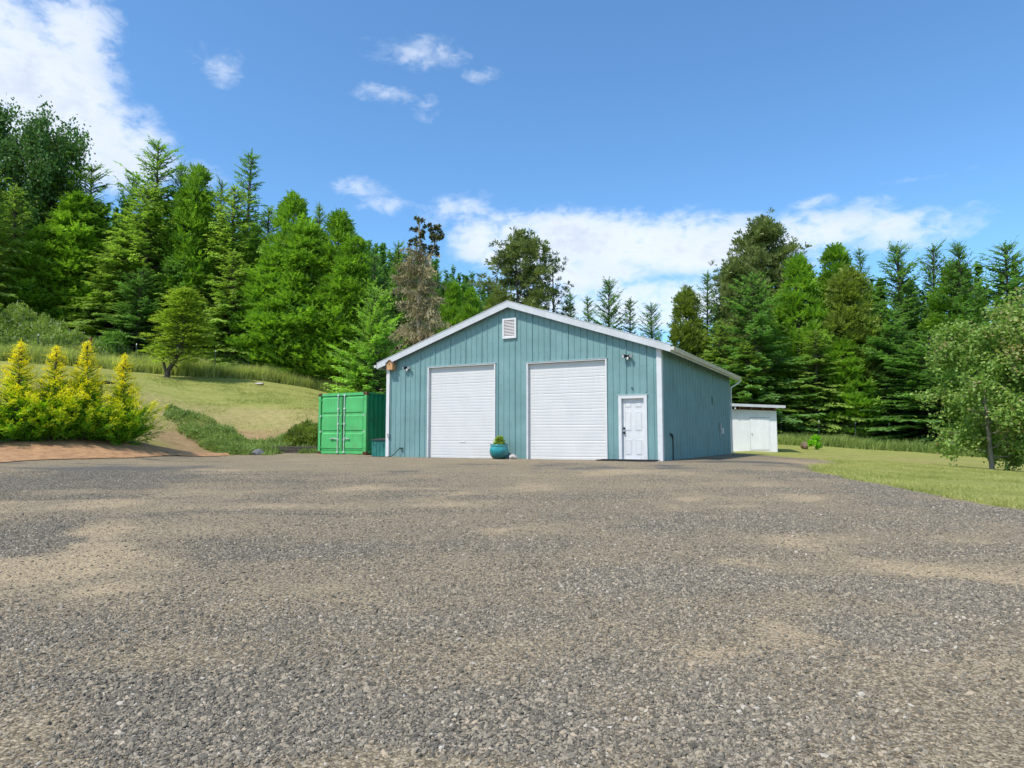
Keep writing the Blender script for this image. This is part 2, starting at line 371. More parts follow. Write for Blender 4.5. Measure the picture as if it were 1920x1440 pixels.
def terr(x, y):
    x = np.atleast_1d(np.asarray(x, float)); y = np.atleast_1d(np.asarray(y, float)); sh = x.shape
    xf = x.ravel(); yf = y.ravel(); xc = np.clip(xf, -75, 80); yc = np.clip(yf, -45, 120); out = np.zeros(len(xf))
    for i in range(0, len(xf), 20000):
        sl_ = slice(i, i + 20000)
        d2 = ((xc[sl_, None] - TP[None, :, 0]) ** 2 + (yc[sl_, None] - TP[None, :, 1]) ** 2) / S_ ** 2
        out[sl_] = _phi(d2) @ _w[:_n] + _w[_n] + xc[sl_] / S_ * _w[_n + 1] + yc[sl_] / S_ * _w[_n + 2]
    far = sstep(np.hypot(xf, yf), 130, 400); out = out * (1 - far) + 2.0 * far
    # flat pad under the garage
    dx = xf - GO.x; dy = yf - GO.y; u = dx * gU.x + dy * gU.y; v = dx * gV.x + dy * gV.y
    d = np.hypot(np.maximum(np.maximum(-u, u - GW), 0), np.maximum(np.maximum(-v, v - GD), 0)); w = 1 - sstep(d, 0.3, 2.5)
    out = out * (1 - w)
    return out.reshape(sh)
def tz(x, y): return float(terr(x, y)[0])

yL = np.array([-10, 10, 17, 20.9, 24.2, 27.5, 29.1, 29.6, 30.2, 31.2, 34]); xL = np.array([-26, -19, -17, -15.6, -13.6, -13.1, -12.1, -11.0, -8.7, -6.0, -3])
yR = np.array([-10, 5, 10.4, 13, 15.6, 18.3, 20, 21.5, 23.4, 25, 27, 29, 31, 32.5, 34]); xR = np.array([12, 8.6, 7.75, 7.5, 7.7, 7.95, 8.7, 9.6, 11, 11.9, 12.4, 12.1, 11.2, 10.4, 9.0])
def edgeL(y): return np.interp(y, yL, xL) + (vnoise(y, y * 0, 0.9, 4, 1) - 0.5) * 0.4
def edgeR(y): return np.interp(y, yR, xR) + (vnoise(y, y * 0, 1.1, 5, 2) - 0.5) * 0.55

# axis lines of the big sheet: fine near, coarse far
def axis(fine0, fine1, step, far0, far1):
    a = list(np.arange(fine0, fine1 + 1e-6, step)); s = step; x = fine1
    while x < far1: s *= 1.18; x += s; a.append(x)
    s = step; x = fine0; b = []
    while x > far0: s *= 1.18; x -= s; b.append(x)
    return np.array(b[::-1] + a)
ax = axis(-30, 30, 0.4, -900, 900); ay = axis(4, 56, 0.4, -900, 900)
X, Y = np.meshgrid(ax, ay); Zt = terr(X, Y)
nx, ny = len(ax), len(ay)
bump = (vnoise(X, Y, 0.5, 4, 5) - 0.5) * 0.14 * sstep(np.hypot(X, Y), 10, 14)
inside = (X > np.interp(Y, yL, xL) - 0.2) & (X < np.interp(Y, yR, xR) + 0.2) & (Y < 33.5)
Zl = Zt + np.where(inside, -0.05, bump * np.clip(np.minimum(np.abs(X - np.interp(Y, yL, xL)), np.abs(X - np.interp(Y, yR, xR))) / 2, 0, 1))
def grid_faces(nx, ny):
    i = np.arange(nx * ny).reshape(ny, nx)
    return np.stack([i[:-1, :-1], i[:-1, 1:], i[1:, 1:], i[1:, :-1]], -1).reshape(-1, 4)
# attributes: dry (tan, thin turf), dirt (bare brown soil), forest (litter under the trees)
def blob(X, Y, px, py, Yd, rx, ry, rot=0):
    c = at(px, py, Yd); dx = X - c.x; dy = Y - c.y; ca, sa = math.cos(rot), math.sin(rot)
    return np.clip(1 - ((dx * ca + dy * sa) / rx) ** 2 - ((-dx * sa + dy * ca) / ry) ** 2, 0, 1)
dirt = blob(X, Y, 420, 822, 30.5, 4.6, 2.2, -0.2) + blob(X, Y, 330, 812, 28.5, 3.5, 3.2, 0) + blob(X, Y, 550, 800, 31.5, 3.4, 2.2, -0.3) + blob(X, Y, 460, 792, 32, 4.5, 1.6, -0.2) * 0.8
dry = 0.6 * blob(X, Y, 400, 780, 33, 9, 4.5, -0.15) + blob(X, Y, 560, 770, 34, 5, 4, 0) * 0.8 + blob(X, Y, 200, 745, 33, 14, 6, 0) * 0.45
dR = X - np.interp(Y, yR, xR)
dry += np.where((dR > -0.5) & (Y > 2) & (Y < 34), np.exp(-np.clip(dR, 0, 9) / 0.55), 0) * 0.9
dry += blob(X, Y, 1800, 868, 32, 12, 6, 0) * 0.3 + blob(X, Y, 1600, 852, 38, 10, 6, 0) * 0.15
dry += 0.15
dirt += (blob(X, Y, 1700, 880, 24, 3.5, 1.0, -0.35) + blob(X, Y, 1830, 905, 20, 2.6, 0.7, -0.4)) * 0.5
forest = sstep(Y + 0.06 * X, 50, 56)
forest = np.maximum(forest, sstep(Y + 0.10 * X, 47.0, 50) * (X > 8))
me = np_mesh('ground', np.stack([X, Y, Zl], -1).reshape(-1, 3), grid_faces(nx, ny),
             {'dirt': np.clip(dirt * 0.85, 0, 1).ravel(), 'dry': np.clip(dry, 0, 1).ravel(), 'forest': forest.ravel()}, True)
m, g, b, o = mat('mown lawn'); P = g.n('ShaderNodeNewGeometry').outputs['Position']
nf = g.noise(P, 3.0, 8, 0.7); nm_ = g.noise(P, 0.55, 5, 0.6); nh = g.noise(P, 34, 4, 0.7)
mow = g.n('ShaderNodeMapping'); mow.inputs['Rotation'].default_value = (0, 0, 0.35); mow.inputs['Scale'].default_value = (0.25, 1.3, 1); g.set(mow.inputs[0], P)
nmow = g.noise(mow.outputs[0], 1.2, 4, 0.6)
gf = g.m('ADD', g.m('ADD', g.m('MULTIPLY', nf, 0.45), g.m('MULTIPLY', nmow, 0.35)), g.m('MULTIPLY', nh, 0.25))
green = g.ramp(gf, [(0.36, (0.17, 0.205, 0.042)), (0.53, (0.31, 0.32, 0.085)), (0.70, (0.46, 0.42, 0.16))])
tan = g.ramp(g.m('ADD', g.m('MULTIPLY', nf, 0.6), g.m('MULTIPLY', nh, 0.4)), [(0.3, (0.24, 0.20, 0.075)), (0.7, (0.52, 0.44, 0.19))])
soil = g.ramp(g.m('ADD', g.m('MULTIPLY', nf, 0.5), g.m('MULTIPLY', nh, 0.5)), [(0.3, (0.17, 0.10, 0.055)), (0.7, (0.55, 0.37, 0.20))])
litter = g.ramp(nf, [(0.3, (0.12, 0.13, 0.04)), (0.7, (0.42, 0.40, 0.19))])
jit = g.m('MULTIPLY', g.m('SUBTRACT', g.m('ADD', g.m('MULTIPLY', nm_, 0.6), g.m('MULTIPLY', nf, 0.4)), 0.5), 2.2)
c = g.mix(g.mr(g.m('ADD', g.attr('dry'), jit), 0.25, 0.95), green, tan)
c = g.mix(g.mr(g.m('ADD', g.attr('dirt'), jit), 0.30, 1.0, 0, 0.85), c, soil)
c = g.mix(g.mr(g.m('ADD', g.attr('forest'), g.m('MULTIPLY', jit, 0.3)), 0.3, 0.7), c, litter)
g.set(b.inputs['Base Color'], c); b.inputs['Roughness'].default_value = 0.95; b.inputs['Specular IOR Level'].default_value = 0.1
bp = g.n('ShaderNodeBump'); bp.inputs['Strength'].default_value = 0.9; bp.inputs['Distance'].default_value = 0.05
g.set(bp.inputs['Height'], g.m('ADD', nh, g.m('MULTIPLY', nf, 1.5))); g.set(b.inputs['Normal'], bp.outputs[0])
tag(link('lawn', me, m), kind='structure')

# ------------------------------------------------------------------ gravel yard sheet
rows = np.concatenate([np.arange(-8, 2, 0.5), np.arange(2, 16, 0.09), np.arange(16, 33.8, 0.14)])
NC = 230; t_ = np.linspace(0, 1, NC)
eL = edgeL(rows); eR = edgeR(rows)
GX = eL[:, None] + (eR - eL)[:, None] * t_[None, :]; GY = np.repeat(rows[:, None], NC, 1)
GZ = terr(GX, GY) + 0.012 + (vnoise(GX, GY, 0.35, 4, 8) - 0.5) * 0.10 * sstep(GY, -2, 6) * (1 - sstep(GY, 17, 22)) + (vnoise(GX, GY, 2.2, 3, 9) - 0.5) * 0.018
edge_d = np.minimum(GX - eL[:, None], eR[:, None] - GX); GZ = GZ - 0.03 * (1 - sstep(edge_d, 0, 0.4)) + 0.02
def gpt(px, py):
    """ground point of the yard seen at a photo pixel, found by marching the ray"""
    d = ray(px, py); z = 0
    for _ in range(12):
        t = (z - CH) / d.z; p = Vector((0, 0, CH)) + d * t; z = zyard(p.y)
    return p
def ell(px, py, rx, ry, w=1.0, rot=0.0):
    c = gpt(px, py); a = gpt(px + rx, py); bb = gpt(px, py - ry if py - ry > 852 else 852)
    return (c.x, c.y, abs(a.x - c.x), max(abs(bb.y - c.y), 0.25), w, rot)
def esum(lst, X, Y):
    s = np.zeros_like(X)
    for (cx, cy, rx, ry, w, rot) in lst:
        dx = X - cx; dy = Y - cy; ca, sa = math.cos(rot), math.sin(rot)
        q = ((dx * ca + dy * sa) / rx) ** 2 + ((-dx * sa + dy * ca) / ry) ** 2
        s = s + w * np.exp(-q * 1.1)
    return s
tanL = [ell(*a) for a in [(230, 1005, 70, 28, 1.0), (190, 1045, 230, 16, .9), (300, 1115, 110, 24, .9), (100, 1065, 130, 22, .6), (120, 946, 140, 7, .9), (330, 886, 90, 3, .7), (430, 887, 60, 3, .6),
        (230, 933, 130, 8, .5), (700, 922, 60, 10, .6), (840, 932, 70, 14, .75), (990, 1002, 50, 12, .7), (980, 912, 80, 9, .6), (1250, 960, 55, 18, .9), (1320, 938, 40, 7, .8), (1150, 986, 60, 14, .6),
        (1180, 888, 120, 4, .8), (1400, 958, 60, 8, .6), (1530, 940, 50, 10, .6), (1640, 1070, 110, 16, .85), (1820, 1082, 120, 14, 1.0), (1500, 1040, 90, 14, .5), (1650, 975, 60, 9, .4), (1850, 985, 70, 8, .8),
        (1420, 1190, 110, 14, .6), (1230, 1225, 90, 20, .5), (1620, 1250, 60, 18, .3), (600, 1210, 60, 14, .6), (880, 1150, 110, 24, .35), (1080, 1155, 60, 16, .5), (60, 1250, 80, 60, .3), (740, 1120, 140, 40, .3),
        (780, 1200, 160, 40, .35), (500, 960, 60, 8, .4), (540, 1290, 70, 14, .3), (1290, 895, 60, 6, .6), (1500, 880, 60, 4, .5), (1550, 866, 30, 5, .9), (1000, 1300, 90, 20, .2)]]
darkL = [ell(*a) for a in [(60, 905, 240, 26, 1.1), (200, 895, 160, 14, .6), (60, 1015, 95, 22, 1.2), (140, 1025, 40, 14, 1.0), (300, 905, 60, 8, .6), (600, 1030, 90, 18, .8), (470, 1010, 50, 10, .4),
        (1330, 1095, 90, 22, .8), (1500, 1100, 150, 26, 1.0), (1720, 1120, 180, 30, 1.0), (1880, 1130, 130, 34, 1.0), (1250, 1110, 70, 16, .9), (1700, 1200, 130, 18, 1.0), (1850, 1195, 90, 22, .9),
        (1340, 885, 90, 6, .6), (1420, 868, 120, 6, 1.0), (1560, 900, 60, 8, 1.1), (1660, 925, 70, 9, 1.2), (1760, 945, 80, 11, 1.3), (1870, 965, 80, 14, 1.3), (1480, 889, 60, 6, .8),  # dark patch along the garage side wall is the garage's shade, painted in
        (260, 1330, 260, 40, .9), (560, 1340, 200, 36, 1.0), (800, 1310, 140, 40, .9), (900, 1330, 140, 50, 1.0), (1120, 1275, 80, 30, .5), (1380, 1330, 160, 50, .9), (1300, 1270, 70, 24, .5), (1700, 1300, 200, 30, .2), (960, 1250, 60, 16, .7),
        (290, 1165, 60, 10, .5), (310, 900, 40, 5, .4), (300, 1400, 300, 40, .9), (900, 1400, 260, 40, 1.0), (1500, 1410, 300, 36, .7), (700, 1360, 160, 24, .8), (1110, 1005, 60, 8, .4), (960, 980, 60, 10, .3), (200, 1100, 60, 12, .4)]]
wx = (vnoise(GX, GY, 0.45, 4, 51) - 0.5) * 3.2; wy = (vnoise(GX, GY, 0.6, 4, 52) - 0.5) * 1.8 * np.clip(GY / 8, .35, 1.3)
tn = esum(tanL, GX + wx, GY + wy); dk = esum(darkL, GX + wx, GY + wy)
trk = vnoise(GX * 0.16 + GY * 0.05, GY * 1.15 - GX * 0.10, 1.0, 4, 53) - 0.5      # bands left by tyres crossing the yard
fb = vnoise(GX, GY * 0.7, 0.55, 5, 11) - 0.5; fb2 = vnoise(GX, GY * 0.7, 1.3, 5, 12) - 0.5
tn = np.clip(tn * 1.15 + fb * 1.5 + fb2 * 1.1 + trk * 1.1 - 0.02, 0, 1) * (0.35 + 0.65 * (1 - np.clip(dk, 0, 1)))
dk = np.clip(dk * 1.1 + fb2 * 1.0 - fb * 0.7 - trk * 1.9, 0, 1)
me = np_mesh('gravel_yard', np.stack([GX, GY, GZ], -1).reshape(-1, 3), grid_faces(NC, len(rows)), {'tan': tn.ravel(), 'loose': dk.ravel()}, True)  # loose: dark loose stone, plus the painted shade beside the garage
m, g, b, o = mat('crushed gravel'); P = g.n('ShaderNodeNewGeometry').outputs['Position']
tnA = g.attr('tan'); dkA = g.attr('loose')
nf = g.noise(P, 7, 6, 0.7); nh = g.noise(P, 45, 5, 0.75); nl = g.noise(P, 0.8, 4, 0.6)
vc = g.voro(P, 62, out='Color'); sv = g.n('ShaderNodeSeparateColor'); g.set(sv.inputs[0], vc); cell = sv.outputs[0]
vd = g.voro(P, 62); vc2 = g.voro(P, 130, out='Color'); sv2 = g.n('ShaderNodeSeparateColor'); g.set(sv2.inputs[0], vc2)
f = g.m('ADD', g.m('ADD', g.m('MULTIPLY', cell, 0.42), g.m('MULTIPLY', sv2.outputs[1], 0.25)), g.m('MULTIPLY', nh, 0.33))
base = g.ramp(f, [(0.2, (0.115, 0.090, 0.058)), (0.5, (0.285, 0.230, 0.152)), (0.8, (0.52, 0.430, 0.295))])
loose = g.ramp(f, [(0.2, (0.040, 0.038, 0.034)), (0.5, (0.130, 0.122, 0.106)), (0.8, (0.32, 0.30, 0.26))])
tanc = g.ramp(g.m('ADD', g.m('MULTIPLY', f, 0.6), g.m('MULTIPLY', nf, 0.4)), [(0.25, (0.30, 0.225, 0.14)), (0.55, (0.50, 0.385, 0.24)), (0.8, (0.70, 0.565, 0.38))])
nmid = g.noise(P, 2.6, 7, 0.72, 0.4)
jit = g.m('MULTIPLY', g.m('SUBTRACT', g.m('ADD', g.m('ADD', g.m('MULTIPLY', nmid, 0.5), g.m('MULTIPLY', nf, 0.3)), g.m('MULTIPLY', nh, 0.2)), 0.5), 3.0)
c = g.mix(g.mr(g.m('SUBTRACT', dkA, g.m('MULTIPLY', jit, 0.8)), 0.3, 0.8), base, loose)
jit2 = g.m('ADD', jit, g.m('MULTIPLY', g.m('SUBTRACT', sv2.outputs[0], 0.5), 0.5))
c = g.mix(g.mr(g.m('ADD', tnA, jit2), 0.30, 1.05, 0, 0.88), c, tanc)
c = g.mix(0.55, c, g.mix(nl, (0.84, 0.85, 0.88), (1.18, 1.13, 1.05)), 'MULTIPLY')
pit = g.mr(vd, 0.42, 0.70, 1, 0.45)
pc_ = g.n('ShaderNodeCombineColor'); g.set(pc_.inputs[0], pit); g.set(pc_.inputs[1], pit); g.set(pc_.inputs[2], pit)
c = g.mix(0.7, c, pc_.outputs[0], 'MULTIPLY')
g.set(b.inputs['Base Color'], c); b.inputs['Roughness'].default_value = 0.92; b.inputs['Specular IOR Level'].default_value = 0.15
hgt = g.m('ADD', g.m('MULTIPLY', g.m('SUBTRACT', 1.0, vd), 1.0), g.m('MULTIPLY', nh, 0.8))
bp = g.n('ShaderNodeBump'); bp.inputs['Strength'].default_value = 0.8; bp.inputs['Distance'].default_value = 0.008
g.set(bp.inputs['Height'], hgt); g.set(b.inputs['Normal'], bp.outputs[0])
tag(link('gravel_yard', me, m), kind='structure')

# crushed stones lying on the yard: one object, scattered with geometry nodes
sel = (GY > 1.6) & (GY < 17.5) & (np.abs(GX) < 0.80 * GY + 1.0)
fac = np.clip(0.30 + 1.0 * dk - 0.85 * tn + fb2 * 0.9, 0.05, 1) * np.clip((5.2 / np.maximum(GY, 1)) ** 1.35, 0.05, 1.0)
me = np_mesh('gravel_stones', np.stack([GX, GY, GZ], -1).reshape(-1, 3), grid_faces(NC, len(rows))[
    sel.reshape(-1)[grid_faces(NC, len(rows))].all(1)], {'fac': fac.ravel()}, True)
so = link('gravel_stones', me, None); tag(so, 'loose crushed grey stones strewn over the gravel yard', 'gravel', kind='stuff')
m, g, b, o = mat('crushed stone'); rn = g.attr('rnd', 'INSTANCER'); P = g.n('ShaderNodeNewGeometry').outputs['Position']
pt_ = g.ramp(rn, [(0.0, (0.045, 0.041, 0.034)), (0.3, (0.115, 0.101, 0.079)), (0.6, (0.205, 0.175, 0.132)), (0.85, (0.31, 0.262, 0.190)), (0.96, (0.40, 0.31, 0.21)), (1.0, (0.50, 0.46, 0.40))])
c = g.mix(g.mr(g.noise(P, 90, 4), 0.3, 0.7, 0, 0.4), pt_, (0.38, 0.33, 0.25))
g.set(b.inputs['Base Color'], c); b.inputs['Roughness'].default_value = 0.88; b.inputs['Specular IOR Level'].default_value = 0.2
M['stone'] = m
ng = bpy.data.node_groups.new('scatter_stones', 'GeometryNodeTree')
ng.interface.new_socket('Geometry', in_out='INPUT', socket_type='NodeSocketGeometry'); ng.interface.new_socket('Geometry', in_out='OUTPUT', socket_type='NodeSocketGeometry')
N = ng.nodes; Lk = ng.links
gi = N.new('NodeGroupInput'); go = N.new('NodeGroupOutput')
dp = N.new('GeometryNodeDistributePointsOnFaces'); dp.distribute_method = 'RANDOM'
na = N.new('GeometryNodeInputNamedAttribute'); na.data_type = 'FLOAT'; na.inputs['Name'].default_value = 'fac'
mu = N.new('ShaderNodeMath'); mu.operation = 'MULTIPLY'; mu.inputs[1].default_value = 10500
Lk.new(na.outputs[0], mu.inputs[0]); Lk.new(gi.outputs[0], dp.inputs['Mesh']); Lk.new(mu.outputs[0], dp.inputs['Density'])
join = N.new('GeometryNodeJoinGeometry')
rock_outs = []
for k in range(4):
    ic = N.new('GeometryNodeMeshIcoSphere'); ic.inputs['Radius'].default_value = 1.0; ic.inputs['Subdivisions'].default_value = 2 if k < 1 else 1
    sp_ = N.new('GeometryNodeSetPosition'); nzv = N.new('ShaderNodeTexNoise'); nzv.inputs['Scale'].default_value = 1.1; nzv.noise_dimensions = '4D'; nzv.inputs['W'].default_value = k * 7.3
    pos = N.new('GeometryNodeInputPosition'); Lk.new(pos.outputs[0], nzv.inputs['Vector'])
    vs_ = N.new('ShaderNodeVectorMath'); vs_.operation = 'SUBTRACT'; vs_.inputs[1].default_value = (0.5, 0.5, 0.5); Lk.new(nzv.outputs['Color'], vs_.inputs[0])
    vm_ = N.new('ShaderNodeVectorMath'); vm_.operation = 'SCALE'; vm_.inputs['Scale'].default_value = 2.1; Lk.new(vs_.outputs[0], vm_.inputs[0])
    Lk.new(ic.outputs[0], sp_.inputs['Geometry']); Lk.new(vm_.outputs[0], sp_.inputs['Offset'])
    g2i = N.new('GeometryNodeGeometryToInstance'); Lk.new(sp_.outputs[0], g2i.inputs[0]); rock_outs.append(g2i)
for r_ in reversed(rock_outs): Lk.new(r_.outputs[0], join.inputs[0])
iop = N.new('GeometryNodeInstanceOnPoints'); iop.inputs['Pick Instance'].default_value = True
Lk.new(dp.outputs['Points'], iop.inputs['Points']); Lk.new(join.outputs[0], iop.inputs['Instance'])
ri = N.new('FunctionNodeRandomValue'); ri.data_type = 'INT'; ri.inputs[4].default_value = 0; ri.inputs[5].default_value = 3; Lk.new(ri.outputs[2], iop.inputs['Instance Index'])
rr = N.new('FunctionNodeRandomValue'); rr.data_type = 'FLOAT_VECTOR'; rr.inputs[0].default_value = (-0.5, -0.5, 0); rr.inputs[1].default_value = (0.5, 0.5, 6.283); Lk.new(rr.outputs[0], iop.inputs['Rotation'])
rs_ = N.new('FunctionNodeRandomValue'); rs_.data_type = 'FLOAT_VECTOR'; rs_.inputs[0].default_value = (0.0045, 0.004, 0.0035); rs_.inputs[1].default_value = (0.0130, 0.0105, 0.0085); rs_.inputs['Seed'].default_value = 5
rp_ = N.new('FunctionNodeRandomValue'); rp_.data_type = 'FLOAT'; rp_.inputs['Seed'].default_value = 21
pw = N.new('ShaderNodeMath'); pw.operation = 'POWER'; pw.inputs[1].default_value = 5.0; Lk.new(rp_.outputs[1], pw.inputs[0])
ma = N.new('ShaderNodeMath'); ma.operation = 'MULTIPLY_ADD'; ma.inputs[1].default_value = 1.15; ma.inputs[2].default_value = 0.66; Lk.new(pw.outputs[0], ma.inputs[0])
sc_ = N.new('ShaderNodeVectorMath'); sc_.operation = 'SCALE'; Lk.new(rs_.outputs[0], sc_.inputs[0]); Lk.new(ma.outputs[0], sc_.inputs['Scale'])
Lk.new(sc_.outputs[0], iop.inputs['Scale'])
sa = N.new('GeometryNodeStoreNamedAttribute'); sa.data_type = 'FLOAT'; sa.domain = 'INSTANCE'; sa.inputs['Name'].default_value = 'rnd'
rv = N.new('FunctionNodeRandomValue'); rv.data_type = 'FLOAT'; rv.inputs['Seed'].default_value = 9
Lk.new(rv.outputs[1], sa.inputs['Value']); Lk.new(iop.outputs[0], sa.inputs['Geometry'])
sm = N.new('GeometryNodeSetMaterial'); sm.inputs['Material'].default_value = M['stone']
Lk.new(sa.outputs[0], sm.inputs['Geometry']); Lk.new(sm.outputs[0], go.inputs[0])
so.modifiers.new('scatter', 'NODES').node_group = ng

# ------------------------------------------------------------------ mulch bed on the left bank
rows2 = np.arange(6, 29.2, 0.12); NM = 60
e0 = edgeL(rows2); wdt = np.interp(rows2, [6, 18, 21, 24, 26, 27.5, 29.2], [8, 7, 5.2, 4.2, 3.4, 2.4, 0.4]) + (vnoise(rows2, rows2 * 0, 0.8, 4, 21) - 0.5) * 1.0
MX = (e0[:, None] + 0.05) - np.maximum(wdt, 0.15)[:, None] * np.linspace(0, 1, NM)[None, :]; MY = np.repeat(rows2[:, None], NM, 1)
s2 = np.linspace(0, 1, NM)[None, :]
MZ = terr(MX, MY) + 0.03 + (vnoise(MX, MY, 1.5, 4, 22) - 0.5) * 0.16 * np.sin(np.pi * s2) + 0.10 * np.sin(np.pi * s2) ** 0.7 - 0.05 * (s2 > 0.97)
me = np_mesh('mulch_bed', np.stack([MX, MY, MZ], -1).reshape(-1, 3), grid_faces(NM, len(rows2)), None, True)
m, g, b, o = mat('reddish bark soil'); P = g.n('ShaderNodeNewGeometry').outputs['Position']
nf = g.noise(P, 4, 6, 0.7); nh = g.noise(P, 30, 5, 0.75)
g.set(b.inputs['Base Color'], g.ramp(g.m('ADD', g.m('MULTIPLY', nf, 0.5), g.m('MULTIPLY', nh, 0.5)), [(0.33, (0.16, 0.085, 0.045)), (0.5, (0.48, 0.26, 0.125)), (0.68, (0.66, 0.42, 0.22))]))
b.inputs['Roughness'].default_value = 0.95; bp = g.n('ShaderNodeBump'); bp.inputs['Strength'].default_value = 1.0; bp.inputs['Distance'].default_value = 0.04
g.set(bp.inputs['Height'], g.m('ADD', nh, nf)); g.set(b.inputs['Normal'], bp.outputs[0])
tag(link('mulch_bed', me, m), kind='structure')

# ------------------------------------------------------------------ garage
ga = empty('metal_garage', GO, -GTH)
tag(ga, 'large teal ribbed metal garage with two white overhead doors and low gable roof', 'garage')
SL = GR_ / (GW / 2)
def ztop(u): return GH + SL * min(u, GW - u)
D1 = (1.91, 4.86, 3.46); D2 = (6.13, 9.10, 3.40); MDR = (9.50, 10.46, 2.15)
ops = [D1, D2, MDR]
def openz(u):
    for a, b_, h in ops:
        if a - 1e-6 <= u <= b_ + 1e-6: return h
    return 0.0
w = MB(); cuts = [0, D1[0], D1[1], GW / 2, D2[0], D2[1], MDR[0], MDR[1], GW]
for a, b_ in zip(cuts[:-1], cuts[1:]):
    z0 = openz((a + b_) / 2); w.prism([(a, z0), (b_, z0), (b_, ztop(b_)), (a, ztop(a))], 0.0, 0.12)
def rib(w, u, z0, z1a, k, sgn=1):
    hgt, hw = (0.034, 0.030) if k % 3 == 0 else (0.016, 0.022)
    w.add([(u - hw, 0, z0), (u - hw * .45, -hgt, z0), (u + hw * .45, -hgt, z0), (u + hw, 0, z0),
           (u - hw, 0, z1a), (u - hw * .45, -hgt, z1a), (u + hw * .45, -hgt, z1a), (u + hw, 0, z1a)],
          [(0, 1, 5, 4), (1, 2, 6, 5), (2, 3, 7, 6), (0, 3, 2, 1), (4, 5, 6, 7)])
k = 0; u = 0.16
while u < GW - 0.1:
    hit = [o_ for o_ in ops if o_[0] - 0.09 < u < o_[1] + 0.09]
    rib(w, u, (hit[0][2] + 0.09) if hit else 0.03, ztop(u) - 0.02, k)
    for zz in (0.35, 1.25, 2.2, 3.1, 3.75, 4.4, 5.0):
        if zz > ztop(u) - 0.15 or (hit and zz < hit[0][2] + 0.12): continue
        w.box((u + 0.055, -0.007, zz - 0.008), (u + 0.071, 0.0, zz + 0.008), 1)
    u += 0.2286; k += 1
w.build('front_siding', [M['teal'], M['screw']], ga)
def side_wall(name, u0, outw, rear=False):
    w = MB(); k = 0
    L_ = GD if not rear else GW
    if not rear:
        w.box((min(u0, u0 - outw * 0.12), 0.121, 0), (max(u0, u0 - outw * 0.12), GD, GH)); v = 0.16
        while v < GD - 0.06:
            hgt, hw = 0.055, 0.042
            X0, X1 = u0, u0 + outw * hgt
            w.add([(X0, v - hw, 0.03), (X1, v - hw * .45, 0.03), (X1, v + hw * .45, 0.03), (X0, v + hw, 0.03),
                   (X0, v - hw, GH - .02), (X1, v - hw * .45, GH - .02), (X1, v + hw * .45, GH - .02), (X0, v + hw, GH - .02)],
                  [(0, 1, 5, 4), (1, 2, 6, 5), (2, 3, 7, 6), (0, 3, 2, 1), (4, 5, 6, 7)])
            v += 0.457; k += 1
    return w.build(name, M['teal'], ga)
side_wall('side_siding', GW, 1); side_wall('side_siding', 0.0, -1)
w = MB(); w.prism([(0.121, 0), (GW - 0.121, 0), (GW - 0.121, ztop(0.121)), (GW / 2, ztop(GW / 2)), (0.121, ztop(0.121))], GD - 0.12, GD - 0.001)
w.build('rear_siding', M['teal'], ga)
# roof: two sheets with ribs
OV, OF = 0.36, 0.23
RW = MB()
def rp(u, dz): return (u, GH + SL * min(u, GW - u) + dz)
for a, b_ in ((-OV, GW / 2), (GW / 2, GW + OV)):
    RW.prism([(a, GH + SL * min(a, GW - a) + 0.07), (b_, GH + SL * min(b_, GW - b_) + 0.07), (b_, GH + SL * min(b_, GW - b_) + 0.13), (a, GH + SL * min(a, GW - a) + 0.13)], -OF + 0.03, GD + 0.45)
v = -OF + 0.2
while v < GD + 0.4:
    for a, b_ in ((-OV, GW / 2 - 0.05), (GW / 2 + 0.05, GW + OV)):
        RW.prism([(a, GH + SL * min(a, GW - a) + 0.131), (b_, GH + SL * min(b_, GW - b_) + 0.131), (b_, GH + SL * min(b_, GW - b_) + 0.155), (a, GH + SL * min(a, GW - a) + 0.155)], v, v + 0.03)
    v += 0.45
RW.build('roof', M['roof'], ga)
# soffit under the overhang
w = MB()
for a, b_ in ((-OV + .02, GW / 2), (GW / 2, GW + OV - .02)):
    w.prism([(a, GH + SL * min(a, GW - a) + 0.03), (b_, GH + SL * min(b_, GW - b_) + 0.03), (b_, GH + SL * min(b_, GW - b_) + 0.066), (a, GH + SL * min(a, GW - a) + 0.066)], -OF + 0.03, -0.002)
w.build('soffit', M['fascia'], ga)
for a, b_ in ((-OV - 0.03, GW / 2), (GW / 2, GW + OV + 0.03)):
    w = MB(); za = GH + SL * min(a, GW - a); zb = GH + SL * min(b_, GW - b_)
    w.prism([(a, za - 0.035), (b_, zb - 0.035), (b_, zb + 0.175), (a, za + 0.175)], -OF, -OF + 0.028)
    w.prism([(a, za + 0.177), (b_, zb + 0.177), (b_, zb + 0.195), (a, za + 0.195)], -OF - 0.012, -OF + 0.14)
    w.prism([(a, za - 0.055), (b_, zb - 0.055), (b_, zb - 0.037), (a, za - 0.037)], -OF - 0.006, -OF + 0.05)
    w.build('rake_fascia', M['fascia'], ga)
# corner trims
for u0, u1 in ((-0.045, 0.11), (GW - 0.115, GW + 0.045)):
    w = MB(); w.box((u0, -0.045, 0.01), (u1, -0.0365, GH + 0.02))
    if u0 < 1: w.box((u0, -0.036, 0.01), (u0 + 0.009, 0.12, GH - 0.02))
    else: w.box((u1 - 0.009, -0.036, 0.01), (u1, 0.12, GH - 0.02))
    w.build('corner_trim', M['white'], ga)
w = MB(); w.box((GW + 0.036, GD - 0.10, 0.01), (GW + 0.045, GD + 0.02, GH - 0.02)); w.build('corner_trim', M['white'], ga)
